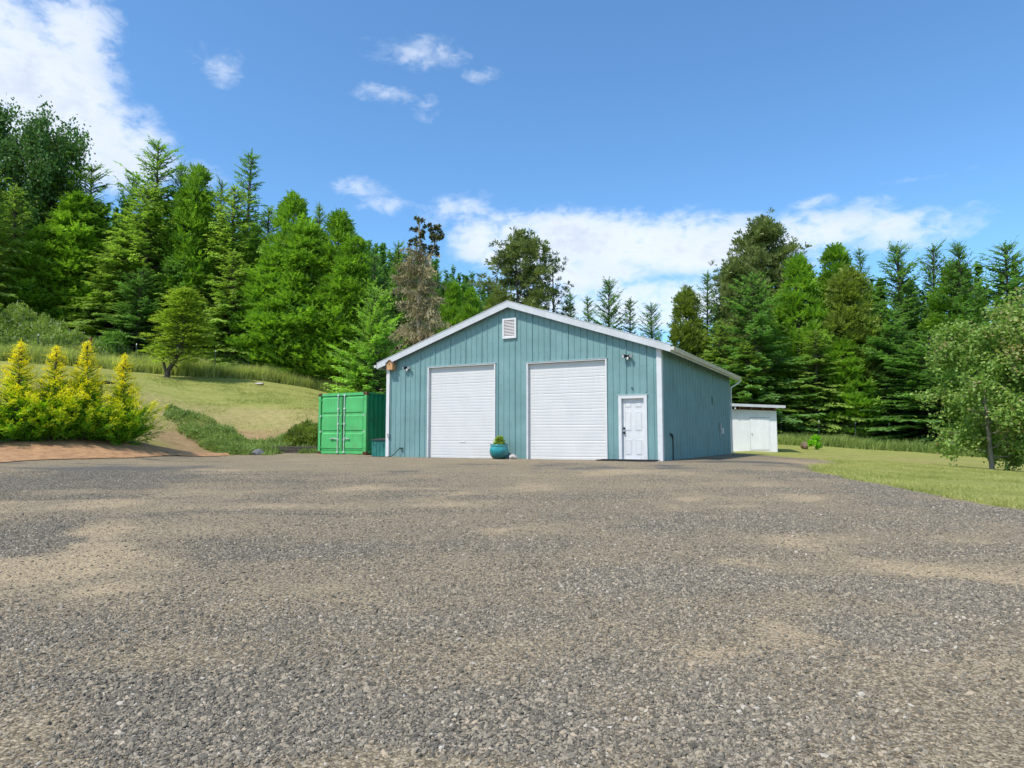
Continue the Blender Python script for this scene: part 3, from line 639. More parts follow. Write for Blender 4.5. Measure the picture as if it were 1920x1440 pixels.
# gutters (open K profile) with boards behind
def gutter(u0, s):
    w = MB(); zt = GH + SL * (-OV) + 0.10
    pr = [(0, 0), (0, -0.115), (0.075, -0.115), (0.085, -0.06), (0.125, -0.03), (0.125, 0.0), (0.112, 0.0), (0.112, -0.022), (0.072, -0.052), (0.064, -0.103), (0.012, -0.103), (0.012, 0)]
    w.prism([(u0 + s * a, zt + b_) for a, b_ in pr], -OF - 0.02, GD + 0.47)
    w.box((min(u0, u0 + s * 0.12), -OF - 0.026, zt - 0.11), (max(u0, u0 + s * 0.12), -OF - 0.021, zt - 0.005))
    w.box((min(u0 - s * 0.03, u0 - s * 0.002), -OF + 0.03, zt - 0.17), (max(u0 - s * 0.03, u0 - s * 0.002), GD + 0.45, zt - 0.02))
    return w.build('gutter', M['gutter'], ga), zt
gt, zt = gutter(GW + OV + 0.032, 1); gutter(-OV - 0.032, -1)
w = MB(); w.tube([(GW + OV + 0.09, GD + 0.38, zt - 0.11), (GW + OV + 0.09, GD + 0.38, zt - 0.22), (GW + 0.11, GD + 0.02, zt - 0.50), (GW + 0.10, GD - 0.04, zt - 0.62), (GW + 0.10, GD - 0.04, 0.12), (GW + 0.22, GD - 0.04, 0.05)], 0.035, 8)
w.build('downspout', M['white'], ga)
# overhead doors
for (a, b_, h) in (D1, D2):
    w = MB(); rec = 0.085; pts = []; z = 0.03; n_ = int(round((h - 0.04) / 0.1075)); st = (h - 0.04) / n_
    for i in range(n_):
        z0 = 0.03 + i * st; dd = 0.004 if i % 5 else 0.010
        pts += [(rec, z0), (rec, z0 + st * 0.66), (rec + dd, z0 + st * 0.80), (rec + dd, z0 + st * 0.88), (rec, z0 + st)]
    vs = []; fs = []
    for (vv, zz) in pts: vs += [(a + 0.045, vv, zz), (b_ - 0.045, vv, zz)]
    for i in range(len(pts) - 1): fs.append((2 * i, 2 * i + 1, 2 * i + 3, 2 * i + 2))
    w.add(vs, fs); w.box((a + 0.045, rec + 0.03, 0.02), (b_ - 0.045, rec + 0.034, h))
    dr = w.build('overhead_door', M['door'], ga)
    w = MB(); w.box((a + 0.045, rec - 0.012, 0.004), (b_ - 0.045, rec + 0.028, 0.029)); w.build('bottom_seal', M['rubber'], dr)
    w = MB()
    w.box((a - 0.008, -0.040, 0.01), (a, -0.0355, h + 0.008)); w.box((b_, -0.040, 0.01), (b_ + 0.008, -0.0355, h + 0.008))
    w.box((a, -0.040, h), (b_, -0.0355, h + 0.008)); w.box((a - 0.03, -0.052, h + 0.010), (b_ + 0.03, -0.002, h + 0.016))
    w.box((a + 0.001, -0.0354, 0.01), (a + 0.044, 0.118, h - 0.001)); w.box((b_ - 0.044, -0.0354, 0.01), (b_ - 0.001, 0.118, h - 0.001))
    w.box((a + 0.045, -0.0354, h - 0.03), (b_ - 0.045, 0.07, h - 0.001))
    w.build('door_frame', M['white'], dr)
    if a < 3:
        w = MB(); w.box((3.28, rec - 0.014, 0.60), (3.55, rec - 0.002, 0.63)); w.build('lift_handle', M['door'], dr)
# entry door
a, b_, h = MDR; w = MB(); fr = 0.105
w.box((a + fr, 0.055, 0.06), (b_ - fr, 0.09, h - 0.10))
dw = b_ - a - 2 * fr; cx = (a + b_) / 2
for (z0, z1) in ((0.20, 0.72), (0.98, 1.62), (1.74, 1.94)):
    for s in (-1, 1):
        x0, x1 = sorted((cx + s * 0.055, cx + s * (dw / 2 - 0.075)))
        w.add([(x0, .0545, z0), (x1, .0545, z0), (x1, .0545, z1), (x0, .0545, z1), (x0 + .025, .049, z0 + .025), (x1 - .025, .049, z0 + .025), (x1 - .025, .049, z1 - .025), (x0 + .025, .049, z1 - .025),
               (x0 + .04, .047, z0 + .04), (x1 - .04, .047, z0 + .04), (x1 - .04, .047, z1 - .04), (x0 + .04, .047, z1 - .04)],
              [(0, 1, 5, 4), (1, 2, 6, 5), (2, 3, 7, 6), (3, 0, 4, 7), (8, 9, 10, 11)])
ed = w.build('entry_door', M['white'], ga)
w = MB(); w.box((a, -0.05, 0.01), (a + fr, 0.10, h)); w.box((b_ - fr, -0.05, 0.01), (b_, 0.10, h)); w.box((a + fr, -0.05, h - fr), (b_ - fr, 0.10, h)); w.box((a - .04, -0.06, h + 0.002), (b_ + .03, -0.002, h + 0.014))
w.build('door_frame', M['white'], ed, 0.004)
w = MB(); w.box((a + fr, -0.03, 0.012), (b_ - fr, 0.10, 0.045)); w.build('threshold', M['white'], ed)
w = MB(); w.box((a + fr, 0.03, 0.046), (b_ - fr, 0.06, 0.062)); w.build('door_sweep', M['black'], ed)
def knob(z, r_):
    w = MB(); n = 20; prof = [(0.0, 0), (r_ * 1.05, 0), (r_ * 1.05, .012), (r_ * .45, .016), (r_ * .45, .035), (r_, .045), (r_, .06), (r_ * .6, .072), (0, .074)]
    vs = []
    for k in range(n):
        an = 2 * math.pi * k / n
        for (rr_, d) in prof: vs.append((a + fr + 0.065 + rr_ * math.cos(an), 0.054 - d, z + rr_ * math.sin(an)))
    m_ = len(prof); w.add(vs, [(k * m_ + i, ((k + 1) % n) * m_ + i, ((k + 1) % n) * m_ + i + 1, k * m_ + i + 1) for k in range(n) for i in range(m_ - 1)]); return w
knob(0.93, 0.036).build('door_knob', M['black'], ed, smooth=True); knob(1.08, 0.030).build('deadbolt', M['black'], ed, smooth=True)
# gable vent
va, vb, z0, z1 = 5.17, 5.73, 4.32, 5.05
w = MB(); f_ = 0.07
w.box((va, -0.075, z0), (va + f_, -0.002, z1)); w.box((vb - f_, -0.075, z0), (vb, -0.002, z1)); w.box((va + f_, -0.075, z1 - f_), (vb - f_, -0.002, z1)); w.box((va + f_, -0.075, z0), (vb - f_, -0.002, z0 + f_))
vf = w.build('gable_vent', M['white'], ga, 0.004)
w = MB()
nl_ = 11; hh = (z1 - z0 - 2 * f_) / nl_
for i in range(nl_):
    zz = z0 + f_ + i * hh
    w.add([(va + f_, -0.066, zz), (vb - f_, -0.066, zz), (vb - f_, -0.035, zz + hh * .78), (va + f_, -0.035, zz + hh * .78)], [(0, 1, 2, 3)])
w.build('vent_louvres', M['louver'], vf)
w = MB(); w.box((va + f_, -0.03, z0 + f_), (vb - f_, -0.025, z1 - f_)); w.build('vent_backing', M['ventback'], vf)
# security lights: plate, two heads, sensor
def seclight(u, z, s):
    w = MB(); w.box((u - 0.055, -0.075, z - 0.055), (u + 0.055, -0.037, z + 0.055)); pl = w.build('security_light', M['black'], ga, 0.006)
    for k in (-1, 1):
        c0 = Vector((u + k * 0.06, -0.09, z + 0.03)); d = Vector((k * 0.55, -0.65, -0.25)).normalized()
        w = MB(); w.tube([c0 - d * 0.02, c0 + d * 0.03, c0 + d * 0.10, c0 + d * 0.115], [0.03, 0.05, 0.062, 0.062], 14); w.build('lamp_head', M['black'], pl, smooth=False)
        w = MB(); w.tube([c0 + d * 0.116, c0 + d * 0.122], [0.054, 0.05], 14); w.build('lamp_lens', M['white'], pl)
    w = MB(); w.tube([(u, -0.08, z - 0.03), (u, -0.11, z - 0.07), (u, -0.12, z - 0.11)], [0.025, 0.04, 0.03], 12); w.build('motion_sensor', M['white'], pl)
seclight(0.99, 3.46, 1); seclight(9.86, 3.42, 1)
w = MB(); w.box((0.07, -0.12, 0.80), (0.16, -0.046, 0.94)); w.build('outlet_box', M['grey'], ga, 0.008)
w = MB(); w.box((0.66, -0.10, 0.345), (0.80, -0.036, 0.395)); sb = w.build('wall_socket', M['black'], ga, 0.005)
w = MB(); w.tube([(0.70, -0.10, 0.36), (0.62, -0.14, 0.30), (0.52, -0.18, 0.16), (0.38, -0.22, 0.06), (0.15, -0.22, 0.035), (-0.3, -0.25, 0.035), (-0.9, -0.2, 0.03)], 0.014, 8); w.build('black_cable', M['rubber'], sb)
w = MB(); w.box((9.98 - .03, -0.05, 2.35), (9.98 + .03, -0.036, 2.41)); w.build('doorbell_box', M['screw'], ga)
# side wall fittings
w = MB(); w.tube([(GW + 0.06, 1.12, 0.02), (GW + 0.06, 1.12, 0.70), (GW + 0.07, 1.03, 0.86), (GW + 0.02, 1.0, 0.90)], 0.032, 10); w.build('vent_pipe', M['black'], ga)
w = MB(); w.box((GW + 0.035, 9.05, 1.12), (GW + 0.10, 9.23, 1.42)); w.box((GW + 0.035, 9.10, 0.78), (GW + 0.075, 9.16, 1.118)); sbx = w.build('meter_box', M['grey'], ga, 0.006)
w = MB(); w.box((GW + 0.035, 9.45, 0.95), (GW + 0.12, 9.62, 1.2)); w.build('switch_box', M['white'], sbx, 0.006)
w = MB(); w.box((GW + 0.035, 7.75, 2.20), (GW + 0.042, 8.45, 2.50)); w.build('patch_panel', M['teal'], ga)

# birdhouse
bh = empty('birdhouse', gl(0.27, -0.16, 3.44), -GTH); tag(bh, 'small orange-brown wooden birdhouse under the left eave of the garage', 'birdhouse')
w = MB(); w.prism([(-0.14, 0), (0.14, 0), (0.14, 0.22), (0, 0.33), (-0.14, 0.22)], -0.11, 0.11); w.build('box', M['cedarwood'], bh, 0.004)
w = MB()
for s in (-1, 1): w.prism([(s * 0.18, 0.20), (0, 0.345), (0, 0.372), (s * 0.19, 0.222)], -0.15, 0.12)
w.build('roof', M['post'], bh)
w = MB(); w.tube([(0, -0.111, 0.19), (0, -0.116, 0.19)], 0.028, 14); w.build('entrance_hole', M['black'], bh)
w = MB(); w.box((-0.15, -0.13, -0.02), (0.15, 0.12, -0.001)); w.build('floor', M['cedarwood'], bh)
# doormat
w = MB(); w.box((-0.95, -0.34, 0), (0.95, 0.34, 0.022))
for i in range(18): w.box((-0.93 + i * 0.104, -0.33, 0.023), (-0.93 + i * 0.104 + 0.05, 0.33, 0.029))
o = w.build('doormat', M['rubber']); o.location = gl(9.93, -0.45, 0.045); o.rotation_euler = (R(0.5), 0, -GTH)
tag(o, 'long flat black rubber mat in front of the white entry door', 'doormat')
# pot
pp = gl(5.28, -0.50, 0.035); pot = empty('plant_pot', pp); pot.scale = (.93, .93, 1); tag(pot, 'round glazed turquoise pot standing between the two overhead doors', 'pot')
prof = [(0.0, 0.0), (0.21, 0.0), (0.27, 0.05), (0.335, 0.15), (0.36, 0.27), (0.345, 0.38), (0.315, 0.44), (0.33, 0.452), (0.345, 0.475), (0.335, 0.50), (0.305, 0.50), (0.30, 0.47), (0.0, 0.465)]
w = MB(); w.lathe(prof, n=40); po = w.build('bowl', M['glaze'], pot, smooth=True)
w = MB(); w.lathe([(0.338, 0.501), (0.338, 0.512), (0.304, 0.512), (0.304, 0.501)], n=40); w.build('rim', M['black'], pot, smooth=False)
w = MB(); w.lathe([(0.0, 0.485), (0.15, 0.482), (0.30, 0.474)], n=24); w.build('soil', M['stonebrown'], pot, smooth=True)

def rock(name, loc, sx, sy, sz, m_, seed, label, cat='rock'):
    bm = bmesh.new(); bmesh.ops.create_icosphere(bm, subdivisions=3, radius=1); r_ = random.Random(seed)
    offs = [(Vector((r_.uniform(-1, 1), r_.uniform(-1, 1), r_.uniform(-1, 1))).normalized(), r_.uniform(0.55, 0.95)) for _ in range(11)]
    for v in bm.verts:
        for d, q in offs:
            s_ = v.co.dot(d)
            if s_ > q: v.co -= d * (s_ - q)
        v.co = Vector((v.co.x * sx, v.co.y * sy, (v.co.z + 0.6) * sz))
    me = bpy.data.meshes.new(name); bm.to_mesh(me); bm.free()
    o = link(name, me, m_); o.location = loc; o.rotation_euler = (0, 0, r_.uniform(0, 3)); return tag(o, label, cat)
rock('rock', gl(5.80, -0.42, 0.02), 0.19, 0.15, 0.12, M['stonewhite'], 3, 'small pale pinkish rock beside the turquoise pot')
p = at(488, 852, 29.0); rock('rock', (p.x, p.y, tz(p.x, p.y)), 0.34, 0.28, 0.17, M['stonegrey'], 5, 'flat grey rock at the left end of the timber edging')
p = at(1508, 836, 41); rock('tree_stump', (p.x, p.y, tz(p.x, p.y)), 0.26, 0.22, 0.30, M['stonebrown'], 8, 'low brown stump on the lawn just left of the bright sapling', 'stump')
p = at(487, 718, 47); rock('rock', (p.x, p.y, tz(p.x, p.y) - 0.02), 0.55, 0.3, 0.12, M['stonewhite'], 9, 'flat pale stone lying alone on the upper left lawn')

# teal tool box between container and garage
tb = empty('storage_box', gl(-0.86, 0.12, 0.03), -GTH); tag(tb, 'low teal storage box with dark lid wedged between green container and garage', 'box')
w = MB(); w.box((0, 0, 0), (0.80, 0.55, 0.64))
for i in range(5): w.box((0.04 + i * 0.165, -0.014, 0.02), (0.075 + i * 0.165, -0.001, 0.60))
w.build('body', M['tealbox'], tb)
w = MB(); w.prism([(-0.05, 0.645), (0.58, 0.70), (0.58, 0.73), (-0.05, 0.675)], -0.03, 0.83, 'x'); w.build('lid', M['dark'], tb)
for x in (0.17, 0.60):
    w = MB(); w.tube([(x - .05, -0.016, 0.47), (x - .05, -0.05, 0.47), (x + .05, -0.05, 0.47), (x + .05, -0.016, 0.47)], 0.009, 8); w.build('handle', M['black'], tb)

# ------------------------------------------------------------------ shipping container
CW, CL, CHt = 2.62, 6.06, 2.59
ca = empty('shipping_container', (-8.33, 29.55, 0.085), -R(27.8)); tag(ca, 'green steel shipping container with rusty corners left of the teal garage', 'container')
w = MB()
for u in (0, CW - 0.12):
    for v in (0, CL - 0.12): w.box((u, v, 0.121), (u + 0.12, v + 0.12, CHt - 0.121))
w.box((0.12, 0.02, CHt - 0.13), (CW - 0.12, 0.12, CHt - 0.012)); w.box((0.12, 0.02, 0.02), (CW - 0.12, 0.12, 0.15))
for u in (0.005, CW - 0.065):
    w.box((u, 0.12, CHt - 0.07), (u + 0.06, CL - 0.12, CHt - 0.01)); w.box((u, 0.12, 0.03), (u + 0.06, CL - 0.12, 0.17))
w.build('frame', M['green'], ca, 0.006)
# corrugated walls
def corrug(u0, s):
    w = MB(); pts = []; v = 0.12; d = 0.036; per = 0.278
    while v < CL - 0.13:
        pts += [(v, 0), (v + 0.072, 0), (v + 0.14, d), (v + 0.21, d)]; v += per
    pts.append((CL - 0.12, 0)); vs = []
    for (vv, dd) in pts: vs += [(u0 - s * (0.012 + dd), min(vv, CL - .12), 0.17), (u0 - s * (0.012 + dd), min(vv, CL - .12), CHt - 0.07)]
    w.add(vs, [(2 * i, 2 * i + 2, 2 * i + 3, 2 * i + 1) for i in range(len(pts) - 1)]); return w.build('side_wall', M['greenshade'], ca)
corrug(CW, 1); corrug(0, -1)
w = MB(); w.box((0.061, 0.121, CHt - 0.06), (CW - 0.061, CL - 0.05, CHt - 0.03)); w.build('roof', M['greenshade'], ca)
w = MB(); w.box((0.121, CL - 0.08, 0.17), (CW - 0.121, CL - 0.04, CHt - 0.1)); w.build('rear_wall', M['greenshade'], ca)
for u in (-0.012, CW - 0.166):
    for v in (-0.012, CL - 0.15):
        for z in (0.0, CHt - 0.12):
            w = MB(); w.box((u, v, z), (u + 0.178, v + 0.162, z + 0.12)); c_ = w.build('corner_casting', M['rust'], ca, 0.008)
            if v < 0:
                w = MB(); w.tube([(u + 0.089, v - 0.002, z + 0.06), (u + 0.089, v - 0.004, z + 0.06)], 0.034, 14); w.build('casting_hole', M['black'], c_)
for k, (x0, x1) in enumerate(((0.135, CW / 2 - 0.012), (CW / 2 + 0.012, CW - 0.135))):
    w = MB(); zb, ztp = 0.17, CHt - 0.15
    w.box((x0, 0.055, zb), (x1, 0.095, ztp))
    H3 = (ztp - zb) / 3
    for j in range(3):
        zz0, zz1 = zb + j * H3 + 0.05, zb + (j + 1) * H3 - 0.035
        w.add([(x0 + .05, .0545, zz0), (x1 - .05, .0545, zz0), (x1 - .05, .0545, zz1), (x0 + .05, .0545, zz1),
               (x0 + .085, .024, zz0 + .035), (x1 - .085, .024, zz0 + .035), (x1 - .085, .024, zz1 - .035), (x0 + .085, .024, zz1 - .035)],
              [(0, 1, 5, 4), (1, 2, 6, 5), (2, 3, 7, 6), (3, 0, 4, 7), (4, 5, 6, 7)])
    dr = w.build('door', M['green'], ca)
    sx0 = x0 + 0.002 if k else x0 - .012
    w = MB(); w.box((sx0, 0.048, zb), (sx0 + 0.018, 0.0545, ztp)); w.build('door_seal', M['black'], dr)
    w = MB(); w.box((x1 - 0.012, 0.046, zb), (x1 + (0.004 if not k else .012), 0.0545, ztp)); w.build('door_seal', M['black'], dr)
    rx = (x1 - 0.19) if k == 0 else (x0 + 0.13)
    w = MB(); w.tube([(rx, -0.012, 0.06), (rx, -0.012, CHt - 0.05)], 0.020, 10)
    for zz in (0.10, 0.62, 1.28, 1.92, CHt - 0.10): w.box((rx - 0.05, -0.02, zz - 0.035), (rx + 0.05, 0.022, zz + 0.035))
    w.build('locking_rod', M['rod'], dr)
    w = MB(); hz = 0.62 + 0.03
    xe = rx - 0.42 if k == 0 else rx + 0.30
    w.tube([(rx, -0.035, hz), ((rx + xe) / 2, -0.045, hz + 0.03), (xe, -0.035, hz - 0.01)], [0.016, 0.016, 0.013], 8); w.box((min((rx + xe) / 2, xe), -0.022, hz - 0.03), (max((rx + xe) / 2, xe), 0.02, hz + 0.0)) ; w.build('door_handle', M['rod'], dr)
    hx = x0 - 0.03 if k == 0 else x1 + 0.03
    for zz in (0.28, 0.95, 1.62, 2.28):
        w = MB(); w.box((hx - 0.05, 0.0, zz - 0.04), (hx + 0.05, 0.05, zz + 0.04)); w.build('hinge', M['rod' if zz in (0.95, 1.62) else 'green'], dr, 0.006)
w = MB(); w.box((CW / 2 - 0.06, -0.02, 1.24), (CW / 2 + 0.05, 0.04, 1.31)); w.build('lock_box', M['green'], ca)

# ------------------------------------------------------------------ white shed behind
s0 = at(1340, 847, 37.5); sr_ = at(1458, 846, 36.9); sdv = Vector((sr_.x - s0.x, sr_.y - s0.y, 0)); SWd = sdv.length; sa_ = math.atan2(sdv.y, sdv.x)
sh = empty('garden_shed', (s0.x, s0.y, 0.03), sa_); tag(sh, 'white boarded lean-to shed with a nearly flat roof behind the garage', 'shed')
HT = at(1458, 770.5, 36.9).z - 0.03; HL = at(1340, 766, 37.5).z - 0.03; KS = (HT - HL) / SWd
def zs(x): return HL + KS * x
w = MB(); w.prism([(0, 0), (SWd, 0), (SWd, HT), (0, HL)], 0, 0.05)
w.box((0, 0.0501, 0), (0.05, 2.6, HL)); w.box((SWd - 0.05, 0.0501, 0), (SWd, 2.6, HT)); w.box((0.051, 2.55, 0), (SWd - 0.051, 2.6, HT - 0.3))
x = 0.08
while x < SWd - 0.05: w.box((x, -0.009, 0.03), (x + 0.02, -0.0005, zs(x) - 0.03)); x += 0.148
w.build('walls', M['shed'], sh)
dx0 = SWd * (1408 - 1340) / (1458 - 1340); w = MB(); w.box((dx0, -0.026, 0.12), (dx0 + 0.98, -0.0105, 1.83))
x = dx0 + 0.1
while x < dx0 + 0.9: w.box((x, -0.032, 0.14), (x + 0.02, -0.0265, 1.81)); x += 0.148
dr = w.build('shed_door', M['shed'], sh)
w = MB(); w.box((dx0 - 0.03, -0.036, 1.835), (dx0 + 1.01, -0.0105, 1.855)); w.build('door_lintel', M['grey'], dr)
w = MB(); w.box((dx0 - 0.012, -0.03, 0.12), (dx0 - 0.002, -0.0105, 1.83)); w.build('door_gap', M['grey'], dr)
w = MB(); w.tube([(dx0 + 0.08, -0.033, 0.98), (dx0 + 0.08, -0.075, 0.98)], 0.03, 10); w.build('door_knob', M['grey'], dr)
xa, xb = -0.3, SWd + 0.38
w = MB(); w.prism([(xa, zs(xa) + 0.22), (xb, zs(xb) + 0.22), (xb, zs(xb) + 0.28), (xa, zs(xa) + 0.28)], -0.35, 3.0); w.prism([(xa, zs(xa) + 0.15), (xb + .02, zs(xb) + 0.15), (xb + .02, zs(xb) + 0.295), (xa, zs(xa) + 0.295)], -0.378, -0.352)
w.build('roof', M['fascia'], sh)
x = 0.1
while x < SWd + 0.2:
    w = MB(); w.box((x, -0.33, zs(x) + 0.03), (x + 0.045, 2.9, zs(x) + 0.205)); w.build('rafter', M['rafter'], sh); x += 0.6
w = MB(); w.prism([(0, HL + 0.002), (SWd, HT + 0.002), (SWd, HT + 0.14), (0, HL + 0.14)], 0.10, 0.12); w.build('top_board', M['rafter'], sh)
w = MB(); w.box((1.05, -0.33, zs(1.0) + 0.0), (1.13, -0.27, zs(1.0) + 0.16)); w.build('lamp_bracket', M['white'], sh)

# ------------------------------------------------------------------ green cabinet behind the golden cypresses
p = at(140, 760, 28.5); bz = tz(p.x, p.y); cb = empty('utility_cabinet', (p.x - 0.65, p.y, bz), 0.12); tag(cb, 'dark green cabinet with an overhanging black lid half hidden by golden cypresses', 'cabinet')
ht = at(140, 716, 28.5).z - bz
w = MB(); w.box((0, 0, 0), (1.15, 0.9, ht)); w.box((0.04, -0.012, 0.1), (0.55, -0.001, ht - 0.08)); w.box((0.6, -0.012, 0.1), (1.11, -0.001, ht - 0.08)); w.build('body', M['darkgreen'], cb, 0.01)
w = MB(); w.box((-0.06, -0.08, ht + 0.001), (1.72, 1.0, ht + 0.07)); w.build('lid', M['dark'], cb, 0.01)
w = MB(); w.box((1.50, 0.1, 0), (1.58, 0.18, ht)); w.build('leg', M['dark'], cb)

# ------------------------------------------------------------------ timber edging left of the container
a_ = at(497, 850, 29.4); b2 = at(600, 850, 30.2); dv = Vector((b2.x - a_.x, b2.y - a_.y, 0)); te = empty('timber_retaining_wall', (a_.x, a_.y, 0.04), math.atan2(dv.y, dv.x))
tag(te, 'low wall of weathered grey-brown landscape timbers left of the green container', 'retaining wall')
for r_i in range(3):
    x = -0.0 + 0.12 * r_i
    for (x0, x1) in ((x, dv.length * (0.46 + 0.1 * (r_i % 2))), (dv.length * (0.46 + 0.1 * (r_i % 2)) + 0.01, dv.length)):
        w = MB(); w.box((x0, 0.02 * r_i, 0.125 * r_i), (x1, 0.14 + 0.02 * r_i, 0.125 * r_i + 0.122)); w.build('timber', M['timber'], te, 0.014)

# ================================================================== vegetation
def unit(v): return v / np.maximum(np.linalg.norm(v, axis=-1, keepdims=True), 1e-9)
class Leaves:
    def __init__(s): s.P = []; s.T = []; s.K = []
    def tris(s, a, b, c, tint, tip=None):
        s.P.append(np.stack([a, b, c], 1).reshape(-1, 3)); s.T.append(np.repeat(tint, 3)); s.K.append(np.repeat(tip if tip is not None else tint * 0, 3))
    def mesh(s, name):
        V = np.concatenate(s.P); F = np.arange(len(V)).reshape(-1, 3)
        return np_mesh(name, V, F, {'tint': np.concatenate(s.T), 'tip': np.concatenate(s.K)})
    def sprays(s, B, T, S, L, rg, n=3, w=0.20, tint=None, tip=None, end=True, jz=0.06):
        """serrated flat sprays: base B, direction T, side S, length L"""
        N = len(B); T = unit(T); S = unit(S - (S * T).sum(1, keepdims=True) * T)
        tint = rg.random(N) if tint is None else tint
        Lc = L[:, None]
        for k in range(n):
            q = (k + rg.uniform(-.15, .15, N)) / n
            for sg in (-1, 1):
                ww = (w * (1 - 0.55 * k / n) * rg.uniform(.7, 1.3, N))[:, None]
                a = B + T * Lc * q[:, None]; b_ = B + T * Lc * (q + 0.9 / n)[:, None]
                c = a + T * Lc * (0.75 / n) + S * sg * ww * Lc; c[:, 2] += rg.normal(0, jz, N) * L
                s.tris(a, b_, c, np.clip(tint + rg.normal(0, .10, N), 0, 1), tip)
        if end:
            a = B + T * Lc * 0.6 + S * Lc * w * .25; b_ = B + T * Lc * 0.6 - S * Lc * w * .25; c = B + T * Lc * 1.12
            s.tris(a, b_, c, np.clip(tint + .1, 0, 1), tip)
def limbs_mesh(segs, name='trunk', n=5):
    """segs: list of (points, radii)"""
    w = MB()
    for pts, rs in segs: w.tube(pts, list(rs), n, cap=False)
    me = bpy.data.meshes.new(name); me.from_pydata(w.v, [], w.f); me.update()
    me.polygons.foreach_set('use_smooth', [True] * len(me.polygons)); return me

def conifer(seed, H=16., Rm=3.2, base=0.10, up=0.15, droop=0.35, tiltz=-0.18, step=0.34, nb=6, pexp=0.68, dens=1.0, n=3, w=0.26, tl0=0.32, tlk=0.34, irregular=0.25,
            whorl=0.46, top_bare=0.0, upright=0.0, maxL=None, trunk_r=None, lean=0.0, gap=0.0):
    rg = np.random.default_rng(seed); lv = Leaves(); segs = []
    tr = trunk_r or H * 0.011 + 0.03
    lx = rg.normal(0, 0.015) * H + lean
    ctr = lambda z: np.array([lx * max(z / H, 0.0) ** 1.5, 0, 0])
    segs.append(([(ctr(z)[0], ctr(z)[1], z) for z in np.linspace(-0.4, H, 9)], [tr * (1.15 - z) + 0.012 for z in np.linspace(0, 1, 9)]))
    h = base * H; lobe = rg.uniform(0, 6.28, 4); B = []; T = []; S = []; L = []; TI = []; TP_ = []
    while h < H * 0.985:
        t = (h - base * H) / (H * (1 - base)); prof = (1 - t) ** pexp * min(1, 0.70 + 2.2 * t) + 0.03
        k = int(max(5, nb * (0.75 + 0.6 * (1 - t)))); a0 = rg.uniform(0, 6.28)
        for j in range(k):
            if rg.random() < gap: continue
            a = a0 + j * 6.283 / k + rg.normal(0, 0.3)
            Lb = Rm * prof * rg.uniform(1 - irregular * 1.5, 1 + irregular * 1.1) * (1 + 0.20 * math.sin(a * 2 + lobe[0] + h * .9) + 0.18 * math.sin(a * 3 + lobe[1] - h * 0.7) + .10 * math.sin(h * 2.3 + lobe[2])) + 0.14
            if maxL: Lb = min(Lb, maxL)
            hh = min(h + rg.normal(0, whorl * .6), H * .965); c = ctr(hh); o_ = np.array([math.cos(a), math.sin(a), 0.]); sd = np.array([-o_[1], o_[0], 0.])
            upb = up + 0.75 * t * t + .15 * t + rg.normal(0, .12); dr = droop * (1 - 0.6 * t)
            def P(s_): s_ = np.asarray(s_)[:, None]; return c + np.array([0, 0, hh]) + o_ * Lb * s_ * (1 - .04 * s_) + np.array([0, 0, 1.]) * Lb * (upb * s_ - dr * s_ ** 2 + 0.10 * s_ ** 4)
            q = P([0, .35, .7, .97]); segs.append(([tuple(v) for v in q], [tr * .22 * (1 - t * .6) + .008, .02 + .006 * Lb, .014, .006]))
            m_ = max(7, int(Lb / step * 3.1 * dens)); s_ = np.sort(rg.uniform(0.12 + 0.1 * (Lb > 1.5), 1.0, m_)); s_[-1] = 0.98
            b = P(s_); ang = rg.uniform(.45, 1.05, m_) * rg.choice([-1, 1], m_); ang[-1] = 0
            tw = o_ * np.cos(ang)[:, None] + sd * np.sin(ang)[:, None]; tw[:, 2] += tiltz + upright * rg.uniform(.3, 1.2, m_) + (upb - 2 * dr * s_) * .6 + rg.normal(0, .12, m_)
            ll = (tl0 * (1.1 - .35 * t) + tlk * Lb * (1 - s_) ** .8 * .7) * rg.uniform(.7, 1.25, m_); ll = np.minimum(ll, 1.15)
            up_ = np.array([0, 0, 1.]) + rg.normal(0, .30 + .5 * upright, (m_, 3)); side = np.cross(tw, up_)
            B.append(b); T.append(tw); S.append(side); L.append(ll); bt = rg.normal(0, .13)
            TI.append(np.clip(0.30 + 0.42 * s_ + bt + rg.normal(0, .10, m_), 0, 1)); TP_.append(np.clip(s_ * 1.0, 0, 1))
        h += whorl * rg.uniform(.75, 1.25) * (1 - 0.55 * t)
    # leader
    m_ = 7; zz = np.linspace(H * .965, H * 1.0, m_); a = rg.uniform(0, 6.28, m_)
    B.append(np.stack([zz * 0 + ctr(H)[0], zz * 0, zz], 1)); T.append(np.stack([np.cos(a) * .5, np.sin(a) * .5, 1 + a * 0], 1)); S.append(np.stack([np.sin(a), -np.cos(a), a * 0], 1)); L.append(np.full(m_, .34)); TI.append(np.full(m_, .6)); TP_.append(np.ones(m_))
    B, T, S, L, TI = map(np.concatenate, (B, T, S, L, TI))
    lv.sprays(B, T, S, L, rg, n=n, w=w, tint=TI)
    return limbs_mesh(segs, n=4), lv.mesh('crown')

